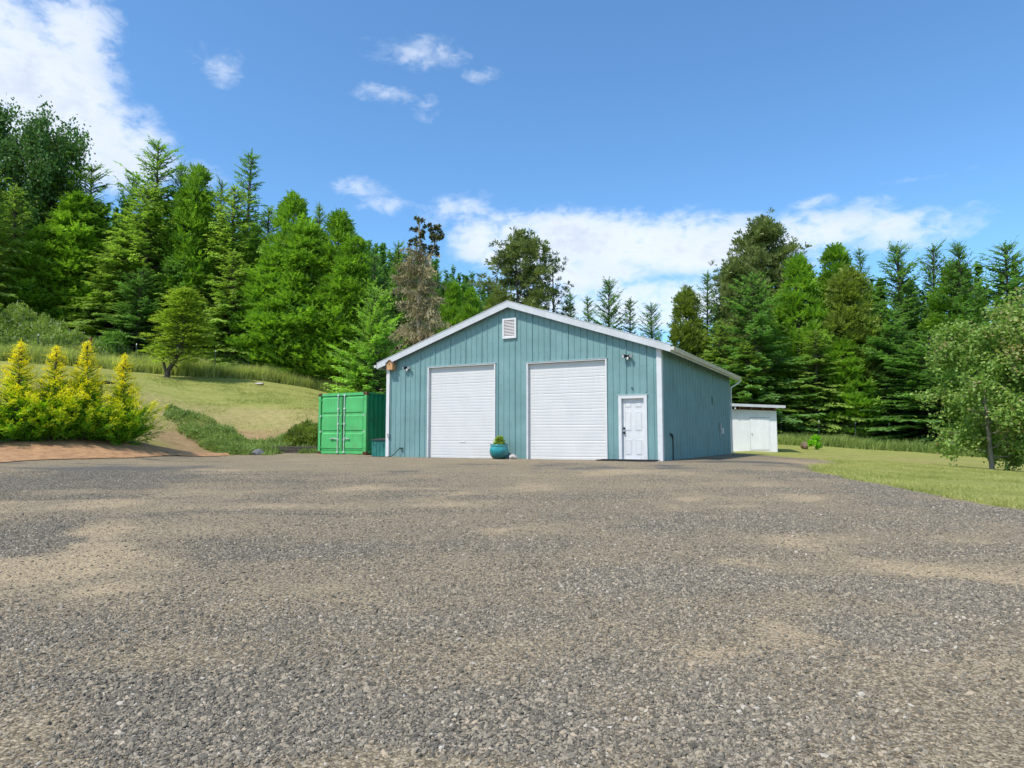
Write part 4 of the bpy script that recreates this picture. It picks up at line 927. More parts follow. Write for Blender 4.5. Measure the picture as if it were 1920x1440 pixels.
def cedar(seed, H=14., Rm=2.8, base=0.12, dens=1.0, pexp=0.7, blunt=0.0):
    """rounded column of lumpy upturned sprays"""
    rg = np.random.default_rng(seed); lv = Leaves(); segs = [([(0, 0, z) for z in np.linspace(-.4, H * .97, 7)], [H * .012 * (1.1 - z) + .01 for z in np.linspace(0, 1, 7)])]
    nc = int(330 * dens)                                   # clumps
    t = rg.random(nc) ** 1.15; a = rg.uniform(0, 6.283, nc); zc = H * (base + (1 - base) * t)
    R_ = Rm * ((1 - t) ** pexp * np.minimum(1, .72 + 1.6 * t) + .03) * (1 + .16 * np.sin(3 * a + seed) + .12 * np.sin(5 * a + t * 14))
    rr = R_ * rg.uniform(.62, 1.0, nc); cs = np.clip(.50 + .16 * R_, .35, 1.0) * rg.uniform(.7, 1.25, nc)
    for i in range(nc):
        o_ = np.array([math.cos(a[i]), math.sin(a[i]), 0]); c = o_ * rr[i] * 0.78 + np.array([0, 0, zc[i] - .25 * rr[i] * .3])
        if i % 3 == 0: segs.append(([(0, 0, min(max(zc[i] - .5 * rr[i], .2), H * .94)), tuple(c * np.array([.6, .6, 1]) - np.array([0, 0, .15 * rr[i]])), tuple(c)], [.035, .025, .012]))
        m_ = 34; d = unit(rg.normal(0, 1, (m_, 3)) * np.array([1, 1, .8]) + o_ * 1.0 + np.array([0, 0, .55]))
        b = c + d * cs[i] * rg.uniform(.15, .75, m_)[:, None]; tw = d + np.array([0, 0, .55]) + rg.normal(0, .25, (m_, 3)); sd = np.cross(tw, rg.normal(0, 1, (m_, 3)))
        base_t = rg.normal(.48, .14)
        lv.sprays(b, tw, sd, cs[i] * rg.uniform(.38, .72, m_), rg, n=3, w=.30, tint=np.clip(base_t + .12 * d[:, 2] + rg.normal(0, .1, m_), 0, 1), jz=.1)
    return limbs_mesh(segs, n=4), lv.mesh('crown')

def pine(seed, H=17., Rm=3.6, base=.30, nbr=46, rounded=1.0, sparse=1.0, stems=1, topdark=False):
    rg = np.random.default_rng(seed); lv = Leaves(); segs = []
    for st in range(stems):
        hx = 0 if stems == 1 else (st - .5) * 1.1; Hs = H * (1 - .10 * st)
        segs.append(([(hx * z + .12 * math.sin(z * 5 + st), .1 * math.sin(z * 4), z * Hs - .4) for z in np.linspace(0, 1, 9)], [H * .012 * (1.12 - z) + .015 for z in np.linspace(0, 1, 9)]))
        for i in range(nbr):
            t = (i + rg.random()) / nbr; h = Hs * (base + (1 - base) * t * .985); a = rg.uniform(0, 6.283)
            prof = math.sin(math.pi * min(1, (.25 + .72 * t))) ** .6 if rounded else (1 - t) ** .7
            Lb = Rm * (prof * .85 + .12) * rg.uniform(.60, 1.0) * (1 + .15 * math.sin(a * 2 + t * 9)) * min(1, .45 + (1 - t) * 3); o_ = np.array([math.cos(a), math.sin(a), 0]); upk = .45 + .4 * t
            q = [np.array([hx * t, 0, h]) + o_ * Lb * s_ + np.array([0, 0, 1]) * Lb * upk * s_ ** 1.4 * .8 + rg.normal(0, .05, 3) * s_ for s_ in (0, .3, .6, 1)]
            segs.append(([tuple(v) for v in q], [.06 * (1 - t) + .02, .035, .022, .01]))
            nt = int(13 * sparse)
            for j in range(nt):
                s_ = rg.uniform(.35, 1.0); p = q[1] + (q[3] - q[1]) * max(0, (s_ - .3) / .7) + rg.normal(0, .36, 3) * np.array([1, 1, .8])
                if j % 4 == 0: segs.append(([tuple(q[1] + (q[3] - q[1]) * max(0, (s_ - .4) / .7)), tuple(p)], [.012, .006]))
                m_ = 18; d = unit(rg.normal(0, 1, (m_, 3)) + np.array([0, 0, 1.2]) + o_ * .5); sd = np.cross(d, rg.normal(0, 1, (m_, 3)))
                lv.sprays(np.repeat(p[None], m_, 0) + d * .05, d, sd, rg.uniform(.26, .52, m_), rg, n=1, w=.10, tint=np.clip(rg.normal(.5, .2) + rg.normal(0, .1, m_), 0, 1))
    return limbs_mesh(segs, n=5), lv.mesh('crown')

def broadleaf(seed, H=7., Rm=3., trunk_h=1.3, nl=9000, leaf_s=.13, tr=.11, ratio=.62, spread=1.0, tipk=.3, levels=4, droopy=0.0, lean=.03, n0=7, bot=0.15):
    """recursive skeleton; leaves sit around the outer twigs; the crown is an ellipsoid envelope with gaps"""
    rg = np.random.default_rng(seed); lv = Leaves(); segs = []; ends = []
    cz = trunk_h + (H - trunk_h) * .45; ry = (H - trunk_h) * .55
    def inside(p): return (p[0] ** 2 + p[1] ** 2) / (Rm * 1.05) ** 2 + ((p[2] - cz) / ry) ** 2
    def grow(p, d, L, r_, lv_):
        pts = [p]; k = 4
        for i in range(k):
            d = unit(d + rg.normal(0, .13, 3) + np.array([0, 0, .05 - droopy * (lv_ > 1)])); p = p + d * L / k; pts.append(p)
            if lv_ >= 2: ends.append((p, d, lv_))
        segs.append(([tuple(v) for v in pts], np.linspace(r_, r_ * .55, k + 1)))
        if lv_ >= levels or inside(p) > 1.15: return
        for j in range(rg.integers(2, 4) + (lv_ < 2)):
            q = pts[rg.integers(2, k + 1)]; nd = unit(d + rg.normal(0, .62, 3) * spread + unit(np.array([q[0], q[1], 0]) + 1e-3) * .25)
            grow(q, nd, L * rg.uniform(.55, .85), r_ * .55, lv_ + 1)
    tp_ = [np.array([lean * z * H, 0, z * H * .80 - .3]) for z in np.linspace(0, 1, 8)]; segs.append(([tuple(v) for v in tp_], [tr * (1.1 - z * .95) + .01 for z in np.linspace(0, 1, 8)]))
    nlim = n0 * 3
    for i in range(nlim):
        t = (i + .5) / nlim; h = trunk_h + (H * .78 - trunk_h) * t; a = i * 2.4 + rg.normal(0, .2); e = .15 + .9 * t
        env = Rm * math.sqrt(max(.08, 1 - ((h + .3 - cz) / ry) ** 2)); grow(np.array([lean * h, 0, h]), unit(np.array([math.cos(a), math.sin(a), e])), env * .62, tr * .42 * (1 - .5 * t), 1)
    E = np.array([e[0] for e in ends]); D = np.array([e[1] for e in ends]); k = rg.integers(0, len(E), nl)
    cl = rg.normal(0, .16 * H / 7, (nl, 3)); B = E[k] + cl; T = unit(D[k] * .6 + rg.normal(0, .8, (nl, 3)) + np.array([0, 0, -.25])); S = np.cross(T, rg.normal(0, .6, (nl, 3)) + np.array([0, 0, 1.]))
    out = np.sqrt(np.clip((B[:, 0] ** 2 + B[:, 1] ** 2) / Rm ** 2 + ((B[:, 2] - cz) / ry) ** 2, 0, 2)); et = rg.normal(0, .14, len(E))[k]
    tint = np.clip(.45 + et + rg.normal(0, .12, nl), 0, 1); tip = ((rg.random(len(E)) < .10 * tipk * 3)[k] & (out > .8)) * rg.uniform(.3, 1, nl)
    Lf = leaf_s * rg.uniform(.7, 1.3, nl); T = unit(T); S = unit(S - (S * T).sum(1, keepdims=True) * T); Lc = Lf[:, None]
    a = B; b1 = B + T * Lc * .45 + S * Lc * .42; b2 = B + T * Lc * .45 - S * Lc * .42; c = B + T * Lc
    lv.tris(a, b1, c, tint, tip); lv.tris(a, c, b2, tint, tip)
    return limbs_mesh(segs, n=5), lv.mesh('crown')

def copy_thing(proto, loc, rz, sx, sz, name=None):
    r_ = proto.copy(); COL.objects.link(r_); r_.location = loc; r_.rotation_euler = (0, 0, rz); r_.scale = (sx, sx, sz)
    for ch in list(proto.children):
        c = ch.copy(); COL.objects.link(c); c.parent = r_
    return r_
PROTO = {}
def proto(key, meshes, leafm, barkm='bark', name='conifer_tree'):
    PROTO[key] = (meshes, leafm, barkm, name)
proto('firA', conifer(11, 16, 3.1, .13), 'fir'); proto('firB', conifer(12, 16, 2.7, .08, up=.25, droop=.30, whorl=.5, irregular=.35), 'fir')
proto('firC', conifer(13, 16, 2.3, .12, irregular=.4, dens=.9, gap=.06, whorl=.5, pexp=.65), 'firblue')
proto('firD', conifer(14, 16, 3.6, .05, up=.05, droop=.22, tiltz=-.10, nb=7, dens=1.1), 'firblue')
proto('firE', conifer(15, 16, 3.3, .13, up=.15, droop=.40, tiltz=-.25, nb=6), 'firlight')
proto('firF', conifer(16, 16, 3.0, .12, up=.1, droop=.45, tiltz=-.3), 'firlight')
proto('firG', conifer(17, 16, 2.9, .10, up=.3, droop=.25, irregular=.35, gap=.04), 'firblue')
proto('cedA', cedar(21, 14, 2.9), 'cedar', name='cedar_tree'); proto('cedB', cedar(22, 14, 2.4, pexp=.6), 'cedar', name='cedar_tree')
proto('cedC', cedar(23, 14, 3.2, pexp=.85, dens=1.15), 'cedar', name='cedar_tree'); proto('cedO', cedar(24, 14, 2.5, pexp=.6), 'olive', name='cedar_tree')
proto('pineA', pine(31, 17, 3.2, .28, nbr=84, sparse=1.1), 'pine', name='pine_tree'); proto('pineB', pine(32, 17, 2.9, .45, nbr=20, sparse=.6), 'pinetop', name='pine_tree')
proto('pineC', pine(36, 17, 3.6, .30, nbr=150, sparse=1.2), 'pine', name='pine_tree')
proto('small', conifer(41, 8, 2.8, .03, up=.25, droop=.25, tiltz=-.05, step=.22, nb=7, dens=1.0, whorl=.27, tl0=.24, tlk=.30, irregular=.3), 'firyoung', name='fir_tree')
proto('oak', broadleaf(51, 16, 6, 4, 52000, .24, .38, levels=4, tipk=0, n0=8), 'oak', name='oak_tree')

placed = []
def tree(key, px, top, Y, wpx, label, group=None, dz=0, cat='tree', zmul=1.0):
    (mt, mc), lm, bm_, nm_ = PROTO[key]
    p = at(px, 800, Y); zb = tz(p.x, p.y) + dz; H = at(px, top, Y).z - zb
    r_ = empty(nm_, (p.x, p.y, zb), random.uniform(0, 6.28))
    for nm, me_, m_ in (('trunk', mt, bm_), ('crown', mc, lm)):
        if not me_.materials: me_.materials.append(M[m_])
        o = bpy.data.objects.new(nm, me_); COL.objects.link(o); o.parent = r_
    Hn = max(v.co.z for v in mt.vertices); mc_w = PROTO_W.setdefault(key, crown_w(mc))
    sx = 1.16 * (wpx / FPX * Y / 2) / mc_w if wpx else H / Hn
    r_.scale = (sx * random.uniform(.92, 1.1), sx * random.uniform(.92, 1.1), H / Hn * zmul); r_.rotation_euler.x = random.gauss(0, .018); r_.rotation_euler.y = random.gauss(0, .018)
    tag(r_, label, cat, group); placed.append((px, top, Y)); return r_
PROTO_W = {}
def crown_w(me_):
    a = np.empty(len(me_.vertices) * 3, np.float32); me_.vertices.foreach_get('co', a); a = a.reshape(-1, 3)
    return float(np.percentile(np.hypot(a[:, 0], a[:, 1]), 97))

T_ = [
 # left forest, read off the skyline and the front row
 ('oak', 12, 195, 60, 200, 'tall dark broadleaf tree with open knobbly crown at the top left edge of the photo'),
 ('firE', 68, 262, 54, 150, 'tall light green conifer directly right of and in front of the dark broadleaf tree'),
 ('firF', 10, 350, 49, 120, 'light green conifer filling the left edge of the forest above the bramble hedge'),
 ('firA', 155, 308, 60, 120, 'dark fir whose ragged tip rises just right of the tall light green conifer'),
 ('cedC', 125, 372, 53, 175, 'broad saturated green cedar standing above the bramble hedge'),
 ('firG', 215, 322, 62, 110, 'thin topped dark fir left of the highest dark fir under the cloud'),
 ('firA', 277, 262, 58, 150, 'highest dark fir of the left forest, its open tip against the big cloud edge'),
 ('firE', 262, 345, 52, 170, 'light green fir with layered boughs in front of the highest dark fir'),
 ('firG', 322, 305, 60, 110, 'dark fir just right of the highest fir of the left forest'),
 ('cedB', 345, 318, 57, 110, 'narrow mid green cedar on the skyline between highest fir and pointed blue-green fir'),
 ('firD', 330, 400, 53, 160, 'blue-green fir standing right behind the small twisted tree on the lawn'),
 ('firB', 392, 325, 63, 90, 'small dark fir top just left of the pointed blue-green fir on the skyline'),
 ('firC', 446, 285, 64, 110, 'pointed blue-green fir standing alone above the skyline left of centre'),
 ('firE', 425, 352, 53, 150, 'light green fir with drooping boughs in front of the pointed blue-green fir'),
 ('firA', 492, 392, 58, 110, 'yellowish green fir on the skyline where the treeline dips right of the pointed fir'),
 ('cedA', 535, 372, 56, 120, 'bright cedar with pointed tip, left of two cedar tips at the mid left skyline'),
 ('firB', 592, 372, 60, 100, 'dark fir with a sharp tip between two bright cedars on the mid left skyline'),
 ('cedC', 560, 425, 51, 170, 'very broad bright green cedar above the fence left of the shipping container'),
 ('cedA', 625, 405, 55, 120, 'bright cedar on the skyline right of the sharp tipped dark fir'),
 ('cedB', 655, 450, 50, 110, 'rounded dense cedar behind the young fir by the container'),
 ('firC', 660, 430, 64, 60, 'thin dark fir spire on the skyline above the rounded dense cedar'),
 ('firG', 700, 470, 66, 90, 'dark fir on the falling skyline above the young fir'),
 ('firB', 745, 440, 62, 95, 'dark fir directly left of the dead tan tree'),
 ('firD', 715, 520, 56, 120, 'mid green fir between the young fir and the dead tan tree'),
 ('firE', 205, 450, 49.5, 150, 'light green fir low above the rusty post on the lawn edge'),
 ('firD', 250, 500, 48.8, 120, 'low blue-green fir just left of the small twisted tree'),
 ('firF', 430, 470, 49.8, 130, 'drooping light green fir right of the small twisted tree'),
 ('cedA', 500, 480, 50, 130, 'bright cedar low above the fence between the twisted tree and the broad cedar'),
 ('cedC', 615, 520, 49.5, 130, 'low broad cedar directly above the fence left of the young fir'),
 ('cedB', 65, 430, 50, 120, 'dark leafy cedar just above the bramble hedge at the far left'),
 # centre
 ('cedA', 852, 535, 62, 80, 'bright cedar behind the left roof slope right of the dead tan tree'),
 ('cedB', 893, 545, 60, 70, 'narrow bright cedar behind the left roof slope left of the garage ridge'),
 ('firB', 815, 500, 70, 80, 'dark fir right of the dead tan tree'),
 ('cedO', 935, 560, 56, 90, 'olive cedar just behind the ridge of the garage roof'),
 ('pineA', 977, 437, 50, 120, 'olive brown pine with dense crown rising behind the garage ridge'),
 ('pineB', 1038, 482, 51, 85, 'sparse dark pine with open branches just right of the dense olive pine'),
 ('firC', 1076, 548, 54, 55, 'small dark fir behind the right roof slope beside the sparse pine'),
 ('firC', 1108, 555, 56, 50, 'small dark fir between two others behind the middle of the right roof slope'),
 ('firG', 1142, 518, 53, 85, 'dark open fir, the tallest tip above the right roof slope'),
 ('firC', 1182, 560, 54, 60, 'small dark fir right of the tallest tip above the right roof slope'),
 ('firG', 1226, 568, 52, 70, 'ragged fir above the right end of the garage roof'),
 # right forest
 ('cedO', 1297, 553, 49, 85, 'olive cedar at the left end of the right hand trees'),
 ('firC', 1328, 512, 55, 75, 'slim dark fir spire at the left end of the right hand trees'),
 ('pineC', 1432, 420, 57, 135, 'tall round-topped olive pine towering above the right hand trees'),
 ('pineC', 1392, 490, 55, 90, 'lower brownish pine at the left foot of the tall round-topped pine'),
 ('firD', 1425, 505, 45, 185, 'broad blue-green fir directly above the white shed'),
 ('cedA', 1502, 488, 47, 125, 'bright yellow-green cedar in front of the tall round-topped pine on its right'),
 ('firC', 1517, 470, 58, 70, 'thin dark fir tip just right of the tall round-topped pine'),
 ('cedC', 1572, 470, 49, 140, 'bright cedar with pointed dark tip left of the thin spire at mid right'),
 ('cedO', 1600, 520, 46, 110, 'pale yellow-green cedar column in the middle of the right hand trees'),
 ('firC', 1637, 464, 55, 65, 'slender dark fir spire in the middle of the right hand skyline'),
 ('firG', 1695, 452, 49, 130, 'blue-green fir, the left one of three wide tips at the right skyline'),
 ('firB', 1757, 445, 53, 110, 'blue-green fir, the middle one of three wide tips at the right skyline'),
 ('cedA', 1800, 505, 47, 130, 'bright green cedar between the wide fir tips and the maple'),
 ('firG', 1822, 450, 50, 120, 'fir, the right one of three wide tips at the right skyline'),
 ('firD', 1905, 452, 48, 160, 'dark blue-green fir at the right edge of the photo behind the maple'),
 ('firD', 1665, 560, 44, 150, 'layered blue-green fir low in front of the thin spire at mid right'),
 ('firD', 1745, 620, 41.5, 160, 'low dark fir with flat layered boughs left of the maple'),
 ('cedA', 1585, 640, 43.5, 120, 'low bright cedar whose boughs hang over the right hand wire fence'),
 ('firF', 1530, 620, 43.5, 130, 'light green hanging fir right of the white shed'),
 ('firE', 1400, 640, 42, 120, 'light green fir just behind the white shed roof'),
 ('firD', 1850, 600, 43, 150, 'dark layered fir hidden behind the maple crown'),
 ('firD', 1965, 560, 42, 160, 'dark fir cut off by the right edge of the photo'),
 ('firE', 1350, 600, 47, 110, 'yellowish fir behind the far end of the garage roof'),
]
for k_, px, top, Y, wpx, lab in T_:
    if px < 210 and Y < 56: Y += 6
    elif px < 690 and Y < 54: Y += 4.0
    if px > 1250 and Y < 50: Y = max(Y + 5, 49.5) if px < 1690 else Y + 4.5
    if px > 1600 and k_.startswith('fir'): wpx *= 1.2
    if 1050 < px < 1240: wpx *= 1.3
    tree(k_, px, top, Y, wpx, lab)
for px, top, Y, w_ in ((-60, 300, 52, 160), (-130, 280, 56, 170), (2040, 470, 46, 170)): 
    tree('firE' if px < 0 else 'firD', px, top, Y, w_, ('conifer beyond the left edge, nearer the photo', 'conifer well beyond the left edge', 'conifer beyond the right edge')[(px < -100) + 2 * (px > 0)], 'conifers outside the frame')

# forest depth: merged as one mass behind the individual trees
def mass(name, spec, label, lm, seed):
    rg = np.random.default_rng(seed); lv = Leaves(); w = MB()
    for (x, y, H, Rm) in spec:
        z0 = tz(x, y); m_ = int(520 * min(1.6, Rm / 2.2)); t = rg.random(m_) ** 1.2; a = rg.uniform(0, 6.283, m_); r_ = Rm * (1 - t) ** .85 * rg.uniform(.35, 1.0, m_)
        o_ = np.stack([np.cos(a), np.sin(a), a * 0], 1); B = np.array([x, y, z0]) + o_ * r_[:, None] + np.stack([t * 0, t * 0, H * (.08 + .92 * t) - .2 * r_], 1)
        T = o_ + rg.normal(0, .35, (m_, 3)) + np.array([0, 0, -.05]); lv.sprays(B - o_ * .4, T, np.cross(T, np.array([0, 0, 1.]) + rg.normal(0, .3, (m_, 3))), rg.uniform(.8, 1.7, m_) * (.55 + .45 * (1 - t)), rg, n=2, w=.34,
                tint=np.clip(rg.normal(.38, .12) + rg.normal(0, .15, m_) + .1 * (r_ / Rm), 0, 1))
        w.tube([(x, y, z0 - .3), (x, y, z0 + H * .9)], [.24, .04], 5, mi=0)
    me_ = lv.mesh(name); o = link(name, me_, M[lm]); tag(o, label, 'trees', kind='stuff')
    return o
sp_l = []
for i in range(150):
    px = random.uniform(-80, 720); Y = random.uniform(60, 84)
    sky_y = np.interp(px, [-80, 60, 150, 280, 440, 520, 600, 700, 760], [330, 350, 385, 365, 385, 450, 440, 510, 545]) + random.uniform(0, 70)
    p = at(px, sky_y, Y); H = p.z - tz(p.x, p.y)
    if H > 4: sp_l.append((p.x, p.y, H, random.uniform(2.2, 3.2)))
mass('forest', sp_l, 'dark mass of conifers deep inside the left hand forest', 'fir', 61)
sp_f = []
for i in range(230):
    px = random.uniform(640, 1010); Y = random.uniform(84, 118)
    sky_y = np.interp(px, [640, 700, 760, 820, 900, 950, 1010], [450, 460, 475, 490, 525, 550, 600]) + random.uniform(-8, 60)
    p = at(px, sky_y, Y); H = min(p.z - tz(p.x, p.y), 24)
    if H > 3: sp_f.append((p.x, p.y, H, random.uniform(1.6, 2.6)))
mass('hillside_forest', sp_f, 'far wooded hillside falling away behind the left roof slope', 'firblue', 62)
sp_r = []
for i in range(95):
    px = random.uniform(1270, 2000); Y = random.uniform(56, 72)
    sky_y = np.interp(px, [1270, 1330, 1500, 1700, 2000], [620, 570, 515, 492, 490]) + random.uniform(0, 75)
    p = at(px, sky_y, Y); H = p.z - tz(p.x, p.y)
    if H > 3: sp_r.append((p.x, p.y, H, random.uniform(1.8, 2.6)))
mass('forest', sp_r, 'shaded conifers behind the front row of right hand trees', 'fir', 63)

# dead lichen-covered tree with bare leaders and dark clumps on top
rg = np.random.default_rng(71)
p = at(785, 800, 46); zb = tz(p.x, p.y); dtr = empty('dead_tree', (p.x, p.y, zb)); tag(dtr, 'dead conifer hung with tan lichen, two dark tufted leaders on its bare top', 'tree')
Hd = at(785, 405, 46).z - zb; zc_ = at(785, 470, 46).z - zb
segs = [([(0, 0, -.4), (.05, 0, Hd * .3), (-.1, 0, Hd * .6), (0, 0, Hd * .8), (-.15, 0, Hd * .98)], [.26, .22, .16, .10, .03]), ([(0, 0, Hd * .66), (.5, 0, Hd * .76), (.95, 0, Hd * .86), (1.0, 0, Hd * .95)], [.10, .08, .05, .02])]
lv = Leaves(); lt = Leaves()
h = Hd * .12
while h < zc_:
    t = h / zc_
    for j in range(3):
        a = rg.uniform(0, 6.28); Lb = (.75 + 1.45 * (1 - t) ** .8 * (1 + .35 * math.sin(t * 17))) * rg.uniform(.45, 1.4); o_ = np.array([math.cos(a), math.sin(a), 0]); dr = rg.uniform(.0, .5)
        q = [np.array([0, 0, h]) + o_ * Lb * s_ + np.array([0, 0, 1]) * Lb * (.25 * s_ - dr * s_ * s_) for s_ in (0, .35, .7, 1)]; segs.append(([tuple(v) for v in q], [.045, .03, .02, .008]))
        m_ = int(23 * Lb) + 4; s_ = rg.uniform(.12, 1, m_); b = np.array([0, 0, h]) + o_ * Lb * s_[:, None] + np.array([0, 0, 1]) * (Lb * (.25 * s_ - dr * s_ * s_))[:, None]
        tw = rg.normal(0, .6, (m_, 3)) + o_ * .6 + np.array([0, 0, -.45]); lv.sprays(b, tw, np.cross(tw, rg.normal(0, 1, (m_, 3))), rg.uniform(.25, .7, m_), rg, n=4, w=.11, tint=np.clip(rg.normal(.55, .22) + rg.normal(0, .15, m_), 0, 1), jz=.15)
    h += .21 * rg.uniform(.7, 1.3)
for cx_, h0, h1, rr_ in ((-.12, .80, 1.0, 1.0), (1.0, .80, .955, .6)):
    for i in range(26):
        t = rg.random(); a = rg.uniform(0, 6.28); z = Hd * (h0 + (h1 - h0) * t); r1 = rr_ * (.45 + .55 * math.sin(math.pi * min(1, t * .75 + .25))) * rg.uniform(.25, 1)
        e = np.array([cx_ + math.cos(a) * r1, math.sin(a) * r1, z + .35 * r1]); segs.append(([(cx_, 0, z - .2), tuple(e)], [.018, .008]))
        m_ = 22; d = unit(rg.normal(0, 1, (m_, 3)) + np.array([0, 0, .3])); lt.sprays(np.repeat(e[None], m_, 0), d, np.cross(d, rg.normal(0, 1, (m_, 3))), rg.uniform(.12, .3, m_), rg, n=1, w=.35)
link('trunk', limbs_mesh(segs, n=5), M['deadbark'], dtr); link('crown', lv.mesh('crown'), M['lichen'], dtr); link('top_tufts', lt.mesh('top_tufts'), M['deadtuft'], dtr)

# young fir beside the container
tree('small', 698, 530, 37.5, 138, 'bright green young fir between the container and the dead tree', cat='fir tree')

# small twisted tree on the lawn, layered horizontal pads
rg = np.random.default_rng(81); p = at(322, 706, 46); zb = tz(p.x, p.y); tt = empty('twisted_tree', (p.x, p.y, zb)); tag(tt, 'small yellow-green tree with a leaning dark forked trunk on the upper lawn', 'tree')
Ht = at(345, 540, 46).z - zb; segs = []; lv = Leaves()
segs.append(([(-.35, 0, -.3), (-.25, 0, .5), (.15, .1, 1.2), (.55, 0, 2.0), (.6, 0, 3.3), (.75, 0, Ht * .95)], [.20, .15, .12, .10, .07, .02]))
segs.append(([(-.3, 0, .15), (-.45, -.1, .7), (-.7, -.1, 1.7), (-.9, 0, 2.4)], [.11, .09, .07, .03]))
for i in range(150):
    t = rg.random() ** .85; h = 1.05 + (Ht - 1.1) * t; a = rg.uniform(0, 6.283); Rr = (2.15 * (1 - t) ** .55 * min(1, .8 + 2 * t) + .15) * rg.uniform(.35, 1.08)
    if h < 1.9 and math.cos(a) > .3: h += .3
    c0 = np.array([.35 + .3 * t, 0, h - .35 * Rr * .5]); o_ = np.array([math.cos(a), math.sin(a), 0]); e = c0 + o_ * Rr + np.array([0, 0, .30 * Rr * .5])
    segs.append(([tuple(c0), tuple((c0 + e) / 2 + np.array([0, 0, .12])), tuple(e)], [.04, .025, .01]))
    m_ = 60; d = rg.normal(0, 1, (m_, 3)) * np.array([.42, .42, .07]); b = e - o_ * .25 + d * .85; b[:, 2] += -.18 * (d[:, 0] ** 2 + d[:, 1] ** 2)
    tw = unit(d * np.array([1, 1, .3]) + o_ * .5) + np.array([0, 0, .05]); lv.sprays(b, tw, np.cross(tw, np.array([0, 0, 1.]) + rg.normal(0, .3, (m_, 3))), rg.uniform(.16, .34, m_), rg, n=3, w=.28, tint=np.clip(rg.normal(.5, .16) + rg.normal(0, .12, m_), 0, 1))
link('trunk', limbs_mesh(segs, n=6), M['bark'], tt); link('crown', lv.mesh('crown'), M['twist'], tt)

# maple at the right
p = at(1861, 880, 26.8); zb = tz(p.x, p.y); mp_ = empty('maple_tree', (p.x, p.y, zb)); Hm = at(1860, 585, 26.8).z - zb
tag(mp_, 'young maple with a slim pale trunk and pinkish shoots on the right lawn', 'maple tree')
mt, mc = broadleaf(91, Hm, 1.85, .35, 27000, .12, .085, levels=4, tipk=.3, lean=-.035, n0=8, droopy=.10)
link('trunk', mt, M['palebark'], mp_); link('crown', mc, M['maple'], mp_)
p = at(2010, 880, 25.5); zb = tz(p.x, p.y); m2 = empty('maple_tree', (p.x, p.y, zb)); mt, mc = broadleaf(92, 6.9, 2.5, .7, 34000, .12, .10, levels=4, tipk=1.3, lean=0, n0=8)
tag(m2, 'second maple at the right edge, only its left side with bare reddish twigs in view', 'maple tree')
link('trunk', mt, M['palebark'], m2); link('crown', mc, M['maple'], m2)

# bright sapling
p = at(1528, 838, 40.5); zb = tz(p.x, p.y); sa_o = empty('sapling', (p.x, p.y, zb)); tag(sa_o, 'tiny bright green sapling on the lawn right of the white shed', 'sapling')
mt, mc = broadleaf(95, .95, .36, .1, 420, .17, .02, levels=2, tipk=0, n0=3); link('trunk', mt, M['bark'], sa_o); link('crown', mc, M['sapling'], sa_o)

# plant in the pot: small tiered dwarf conifer
rg = np.random.default_rng(97); pc = empty('potted_plant', pp + Vector((0.02, 0, 0.47))); tag(pc, 'small yellow-green tiered dwarf shrub growing in the turquoise pot', 'plant'); lv = Leaves()
for i in range(90):
    t = rg.random(); a = rg.uniform(0, 6.283); r_ = .19 * math.sqrt(max(0, 1 - t ** 2)) * rg.uniform(.4, 1.05); c0 = np.array([math.cos(a) * r_, math.sin(a) * r_, .03 + t * .27])
    m_ = 26; tw = unit(rg.normal(0, .6, (m_, 3)) + np.array([math.cos(a), math.sin(a), .1])); lv.sprays(c0 + rg.normal(0, .016, (m_, 3)), tw, np.cross(tw, np.array([0, 0, 1.]) + rg.normal(0, .3, (m_, 3))), rg.uniform(.03, .065, m_), rg, n=2, w=.3, tint=np.clip(rg.normal(.55, .2) + rg.normal(0, .1, m_), 0, 1))
link('foliage', lv.mesh('foliage'), M['twist'], pc); w = MB(); w.tube([(0, 0, -.01), (0.01, 0, .22)], [.018, .008], 6); w.build('stem', M['bark'], pc)

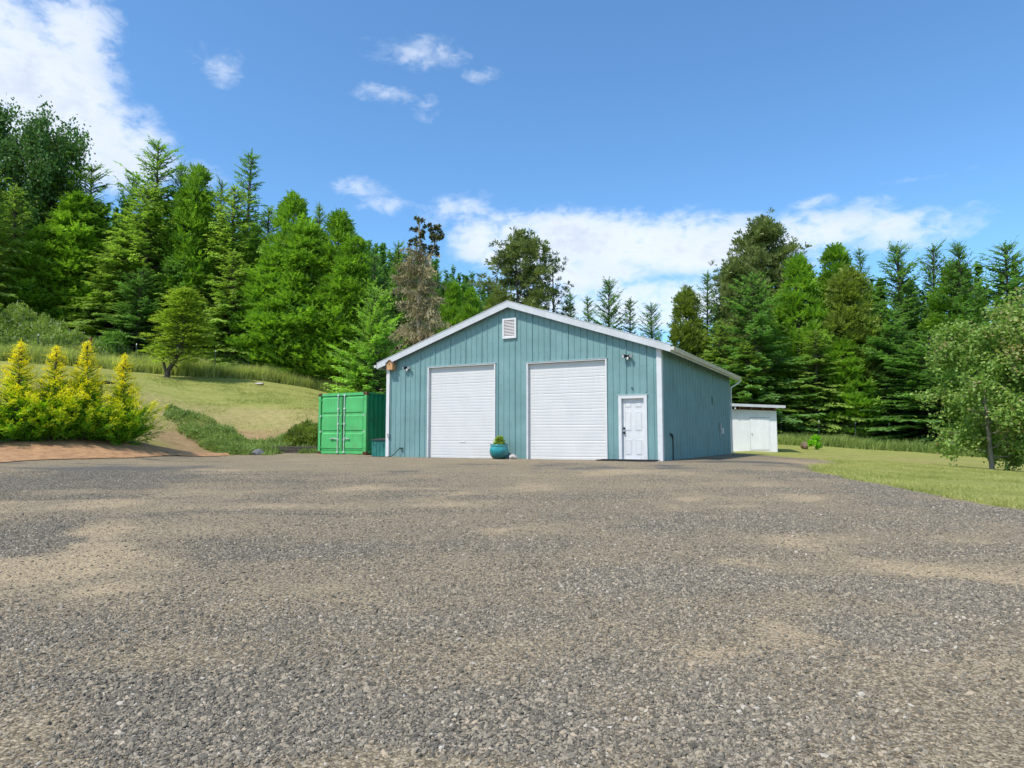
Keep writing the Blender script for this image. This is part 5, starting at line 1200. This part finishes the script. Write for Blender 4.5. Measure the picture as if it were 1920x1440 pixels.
# golden cypresses: plumed leaders and upswept boughs, yellow at the growing ends
def golden(seed, H, Rm):
    rg = np.random.default_rng(seed); lv = Leaves(); segs = [([(0, 0, -.3), (.03, 0, H * .4), (0, .02, H * .97)], [.06, .035, .008])]
    nb = 190
    for i in range(nb):
        t = ((i + rg.random()) / nb) ** 1.12; h = .05 + t * (H * .97); a = i * 2.399 + rg.normal(0, .3); o_ = np.array([math.cos(a), math.sin(a), 0]); sd = np.array([-o_[1], o_[0], 0])
        if t < .30: Lb = Rm * rg.uniform(.65, 1.15); upb = rg.uniform(.15, .62)
        elif t < .45: k = (t - .30) / .15; Lb = Rm * (.70 - .38 * k) * rg.uniform(.7, 1.1); upb = rg.uniform(.4, .9)
        else: Lb = Rm * (.40 * ((1 - t) / .55) ** .9 + .035) * rg.uniform(.7, 1.2); upb = rg.uniform(.15, .7)
        def P(s_): s_ = np.asarray(s_)[:, None]; return np.array([0, 0, h]) + o_ * Lb * s_ + np.array([0, 0, 1.]) * Lb * upb * (s_ ** 1.3)
        q = P([0, .4, .8, 1]); segs.append(([tuple(v) for v in q], [.016, .012, .007, .003]))
        m_ = max(10, int(Lb / .0125)); s_ = rg.uniform(.10, 1, m_) ** .85; b = P(s_) + rg.normal(0, .018 + .03 * (t < .6), (m_, 3)); ang = rg.uniform(.25, .95, m_) * rg.choice([-1, 1], m_)
        ax_ = unit(o_ + np.array([0, 0, upb])); tw = ax_ * np.cos(ang)[:, None] + sd * np.sin(ang)[:, None] + rg.normal(0, .28, (m_, 3)) + np.array([0, 0, .12])
        ll = (.085 + .12 * (1 - s_) * min(1, Lb)) * rg.uniform(.7, 1.4, m_) * (1 if t < .6 else .8)
        hz = (h + Lb * upb * s_) / H; tipv = np.clip((hz - .30) * 2.0 + (s_ - .58) * 1.5 + rg.normal(0, .16, m_), 0, 1)
        lv.sprays(b, tw, np.cross(tw, rg.normal(0, .7, (m_, 3)) + np.array([0, 0, 1.])), ll, rg, n=3, w=.21, tint=np.clip(.25 + .5 * hz + rg.normal(0, .16, m_), 0, 1), tip=tipv)
        if t > .62:   # long thin horizontal shoots near the top
            m2_ = 3; tw = np.repeat(o_[None], m2_, 0) + rg.normal(0, .18, (m2_, 3)); lv.sprays(np.repeat(P([.3]), m2_, 0), tw, np.cross(tw, np.array([[0, 0, 1.]])), rg.uniform(.18, .42, m2_) * Rm * .75, rg, n=5, w=.045, tint=np.full(m2_, .8), tip=np.full(m2_, 1.), jz=.01)
    return limbs_mesh(segs, n=4), lv.mesh('foliage')
gp_ = [golden(101, 3.0, 1.15), golden(102, 3.0, 1.25)]
for i, (px, top, by, Y, wk, lab) in enumerate([(28, 640, 834, 24.2, 1.15, 'golden cypress at the left edge of the row, cut close to the photo edge'),
        (97, 648, 834, 24.9, 1.05, 'golden cypress, second from the left, standing left of the dark green cabinet'),
        (155, 640, 835, 25.6, 1.12, 'tallest golden cypress of the row, in front of the dark green cabinet'),
        (226, 664, 834, 26.4, .98, 'golden cypress at the right end of the row, its boughs leaning over brown soil')]):
    p = at(px, by, Y); zb = tz(p.x, p.y); H = at(px, top, Y).z - zb; r_ = empty('golden_cypress', (p.x, p.y, zb), 1.3 * i + .4); r_.scale = (wk * 1.12, wk * 1.12, H / 3.0)
    tag(r_, lab, 'shrub', 'golden cypresses along the gravel')
    mt, mc = gp_[i % 2]
    for nm, me_, m_ in (('trunk', mt, 'bark'), ('foliage', mc, 'gold')):
        if not me_.materials: me_.materials.append(M[m_])
        o = bpy.data.objects.new(nm, me_); COL.objects.link(o); o.parent = r_
for px, Y in ((-55, 23.4),):
    p = at(px, 834, Y); r_ = empty('golden_cypress', (p.x, p.y, tz(p.x, p.y)), 2.2); tag(r_, 'golden cypress outside the left edge, only boughs reach into the photo', 'shrub', 'golden cypresses along the gravel')
    for nm, me_ in (('trunk', gp_[1][0]), ('foliage', gp_[1][1])): o = bpy.data.objects.new(nm, me_); COL.objects.link(o); o.parent = r_

# leafy mounds (brambles, bank weeds): leaves over a bumpy solid of stems
def mound(name, pts, n_leaf, ls, lm, label, cat, seed, tipk=0.0, blades=0.0, kind=None):
    """pts: list of (x, y, rx, ry, h)"""
    rg = np.random.default_rng(seed); lv = Leaves(); tot = sum(a[2] * a[3] for a in pts)
    for (x, y, rx, ry, h) in pts:
        m_ = int(n_leaf * rx * ry / tot); r_ = np.sqrt(rg.random(m_)); a = rg.uniform(0, 6.283, m_); X_ = x + rx * r_ * np.cos(a); Y_ = y + ry * r_ * np.sin(a)
        hh = h * np.sqrt(np.clip(1 - r_ ** 2, 0, 1)) * (.55 + .9 * vnoise(X_, Y_, 1.2, 3, seed)); f = rg.random(m_) ** .4
        Z_ = terr(X_, Y_) + hh * f; B = np.stack([X_, Y_, Z_], 1); cl = vnoise(X_, Y_ + Z_, 1.8, 3, seed + 1)
        T = rg.normal(0, .7, (m_, 3)) + np.array([0, -.25, .5]); lv.sprays(B, T, np.cross(T, rg.normal(0, .6, (m_, 3)) + np.array([0, 0, 1.])), ls * rg.uniform(.6, 1.4, m_), rg, n=2, w=.42, tint=np.clip(.1 + .8 * cl + rg.normal(0, .13, m_), 0, 1),
                  tip=(rg.random(m_) < tipk * f ** 3) * rg.uniform(.5, 1, m_))
        if blades:
            k = int(m_ * blades); i_ = rg.integers(0, m_, k); B2 = B[i_]; T2 = rg.normal(0, .3, (k, 3)) + np.array([0, 0, 1.]); lv.sprays(B2, T2, np.cross(T2, rg.normal(0, 1, (k, 3))), ls * 2.5 * rg.uniform(.6, 1.4, k), rg, n=2, w=.07, tint=np.clip(rg.normal(.7, .2, k), 0, 1), tip=np.full(k, .5 * (tipk > 0)))
    o = link(name, lv.mesh(name), M[lm]); tag(o, label, cat, kind=kind); return o
def mp(px, py, Y, rx, ry, h): p = at(px, py, Y); return (p.x, p.y, rx, ry, h)
mound('bramble_hedge', [mp(-60, 660, 50, 3.5, 2.2, 3.9), mp(10, 660, 50.5, 3, 2.2, 3.6), mp(70, 660, 50.5, 2.6, 2, 3.1), mp(115, 660, 50, 2.2, 2, 2.5), mp(155, 660, 50, 1.7, 1.6, 1.9), mp(190, 660, 50, 1.3, 1.4, 1.5)], 62000, .15, 'bramble',
      'long pale flowering bramble hedge along the fence at the upper left', 'hedge', 111, .12, .02)
mound('shrub', [mp(208, 660, 50.5, 1.5, 1.3, 2.3)], 6500, .16, 'fir', 'rounded green bush right of the rusty post, under the firs', 'shrub', 112)
mound('shrub', [mp(352, 700, 50, 1.0, 1.0, 1.3)], 3000, .13, 'twist', 'low bright bush in the tall grass behind the twisted tree', 'shrub', 113)
rw = random.Random(5); wp = []
for k in range(90):
    q_ = rw.random(); px_ = 320 + 265 * q_; py_ = np.interp(px_, [320, 380, 430, 480, 520, 585], [790, 808, 822, 830, 824, 818]) + rw.uniform(-24, 19); Yd = np.interp(px_, [325, 430, 500, 560], [31.5, 31.3, 30.6, 31.5]) - (py_ - 815) * .06
    r__ = rw.uniform(.15, .62); wp.append(mp(px_, py_, Yd, r__ * 1.3, r__, rw.uniform(.12, .42)))
mound('weed_patch', wp, 38000, .080, 'weeds', 'sprawling green weeds covering the bank between golden cypresses and timbers', 'weeds', 114, 0, .09)
mound('shrub', [mp(568, 820, 31.4, .85, .8, 1.05), mp(592, 825, 31.2, .6, .7, 1.0)], 7000, .10, 'olive', 'dark leafy bush on the bank against the left side of the container', 'shrub', 115)
mound('shrub', [mp(1735, 826, 45, .9, .7, 1.0)], 2600, .13, 'weeds', 'small light bush in tall grass at the right hand fence', 'shrub', 116)

# ---- grasses (nobody could count them)
def blades(name, XY, hmin, hmax, wd, lm, label, seed, lean=.35, cat='grass'):
    rg = np.random.default_rng(seed); n = len(XY); Z_ = terr(XY[:, 0], XY[:, 1]) - .02; B = np.stack([XY[:, 0], XY[:, 1], Z_], 1); h = rg.uniform(hmin, hmax, n) * (.6 + .8 * vnoise(XY[:, 0], XY[:, 1], .8, 3, seed))
    a = rg.uniform(0, 6.283, n); s = np.stack([np.cos(a), np.sin(a), a * 0], 1) * (wd * rg.uniform(.6, 1.4, n))[:, None]; l = rg.normal(0, lean, (n, 3)) * h[:, None]; l[:, 2] = 0
    up = np.stack([a * 0, a * 0, h], 1); lv = Leaves(); tn_ = np.clip(vnoise(XY[:, 0], XY[:, 1], .7, 4, seed + 3) + rg.normal(0, .16, n), 0, 1)
    mid = B + up * .55 + l * .35; lv.tris(B - s, B + s, mid + s * .7, tn_); lv.tris(B - s, mid + s * .7, mid - s * .7, tn_); lv.tris(mid - s * .7, mid + s * .7, B + up + l, np.clip(tn_ + .1, 0, 1))
    o = link(name, lv.mesh(name), M[lm]); tag(o, label, cat, kind='stuff'); return o
rg = np.random.default_rng(121)
fx = [(-45, 46.0), (-34.3, 46.2), (-30, 46.6), (-24, 48), (-18.5, 50.0), (-13.6, 51.5), (-11, 52.5)]   # lawn edge on the left
LX = np.array([a for a, b in fx]); LY = np.array([b for a, b in fx])
n_ = 52000; x = rg.uniform(-44, -10.5, n_); d = rg.random(n_) ** 1.1 * np.where(rg.random(n_) < .75, 3.2, 10); y = np.interp(x, LX, LY) - .3 + d + (vnoise(x, x * 0, .8, 3, 31) - .5) * .9
blades('tall_grass', np.stack([x, y], 1), .55, 1.15, .022, 'tallgrass', 'uncut pale grass along the left fence', 122)
RXp = np.array([12, 17, 22, 26, 30, 36]); RYp = np.array([46.5, 45.8, 44, 42, 39.5, 36])
n_ = 30000; x = rg.uniform(12, 36, n_); d = rg.random(n_) * np.where(rg.random(n_) < .8, 2.2, 6); y = np.interp(x, RXp, RYp) - .2 + d + (vnoise(x, x * 0, .8, 3, 33) - .5) * .8
keep = rg.random(n_) < np.interp(x, [12, 22, 27, 36], [1, 1, .35, .15]); x, y = x[keep], y[keep]
blades('tall_grass', np.stack([x, y], 1), +.3, .85, .020, 'roughgrass', 'uncut green grass along the right fence', 123)
# short turf of the right lawn, thick near the gravel
n_ = 150000; y = rg.uniform(6, 30, n_) ; x = np.interp(y, yR, xR) + rg.uniform(-.2, 9, n_) * rg.random(n_) ** .5
keep = (np.abs(x) < .80 * y + 1.5) & (rg.random(n_) < np.clip(1.5 - y / 32, .2, 1)) & (rg.random(n_) < np.clip((x - np.interp(y, yR, xR) + .35) / .8, .05, 1)); x, y = x[keep], y[keep]
blades('grass', np.stack([x, y], 1), .025, .07, .005, 'turf', 'short mown turf of the right lawn', 124, .6)
n_ = 90000; y = rg.uniform(27, 47, n_); x = rg.uniform(-33, -6, n_); dd = vnoise(x, y, .6, 4, 41)
keep = (y > np.interp(x, [-33, -20, -13, -9, -6], [26, 29, 31.5, 33, 37])) & (np.abs(x) < .78 * y) & (rg.random(n_) < np.clip((dd - .42) * 5, 0.05, 1)) & ~((x > -8.6) & (y < 36)); x, y = x[keep], y[keep]
blades('grass', np.stack([x, y], 1), .04, .13, .012, 'turf', 'short mown turf of the upper left lawn', 126, .6)
# ragged weeds at the lawn's gravel edge
n_ = 7000; y = rg.uniform(7, 29, n_); x = np.interp(y, yR, xR) + rg.normal(.15, .22, n_); blades('grass', np.stack([x, y], 1), .03, .11, .006, 'turf', 'ragged dry grass fringe between gravel and right lawn', 125, .8)

# ------------------------------------------------------------------ wire fences
def fence(posts, label, hgt, kinds):
    base = posts[0]; f = empty('wire_fence', (base[0], base[1], tz(*base))); tag(f, label, 'fence'); o_ = Vector(f.location)
    P = [Vector((x, y, tz(x, y))) - o_ for x, y in posts]
    for q, kd in zip(P, kinds):
        w = MB()
        if kd == 't': w.box((q.x - .035, q.y - .008, q.z - .3), (q.x + .035, q.y + .008, q.z + hgt + .1)); w.box((q.x - .006, q.y - .035, q.z - .3), (q.x + .006, q.y - .009, q.z + hgt + .1)); po_ = w.build('post', M['tpost'], f); w = MB(); w.box((q.x - .027, q.y - .037, q.z + hgt + .101), (q.x + .027, q.y + .01, q.z + hgt + .24)); w.build('post_tip', M['white'], po_)
        else: w.tube([(q.x, q.y, q.z - .3), (q.x + .02, q.y, q.z + hgt + .35)], [.085, .075], 10); w.build('post', M['rustpost' if kd == 'r' else 'post'], f)
    w = MB()
    for a, b in zip(P[:-1], P[1:]):
        for k in range(7): zz = .12 + (hgt - .15) * k / 6; w.tube([a + Vector((0, .03, zz)), b + Vector((0, .03, zz))], .005, 3, cap=False)
        L_ = (b - a).length; n = int(L_ / .30)
        for i in range(1, n): q = a.lerp(b, i / n) + Vector((0, .03, 0)); w.tube([q + Vector((0, 0, .1)), q + Vector((0, 0, hgt - .03))], .004, 3, cap=False)
    w.build('wire_mesh', M['wire'], f)
def fp(px, Y): p = at(px, 700, Y); return (p.x, p.y)
fence([fp(-60, 48.6), fp(68, 48.2), fp(167, 48.0), fp(254, 48.6), fp(331, 49.5), fp(403, 50.8), fp(465, 51.8), fp(522, 52.8), fp(573, 53.6), fp(612, 54.0), fp(642, 55)], 'wire fence on white-tipped steel posts along the foot of the left forest', 1.65, 'ttrtttttttww'[:9] + 'ww')
fence([fp(1440, 48.4), fp(1462, 48.2), fp(1532, 47.9), (fp(1600, 47)), fp(1663, 46.2), fp(1735, 45)], 'dark green wire fence in front of the right hand trees beside the shed', 1.55, 'tttttt')
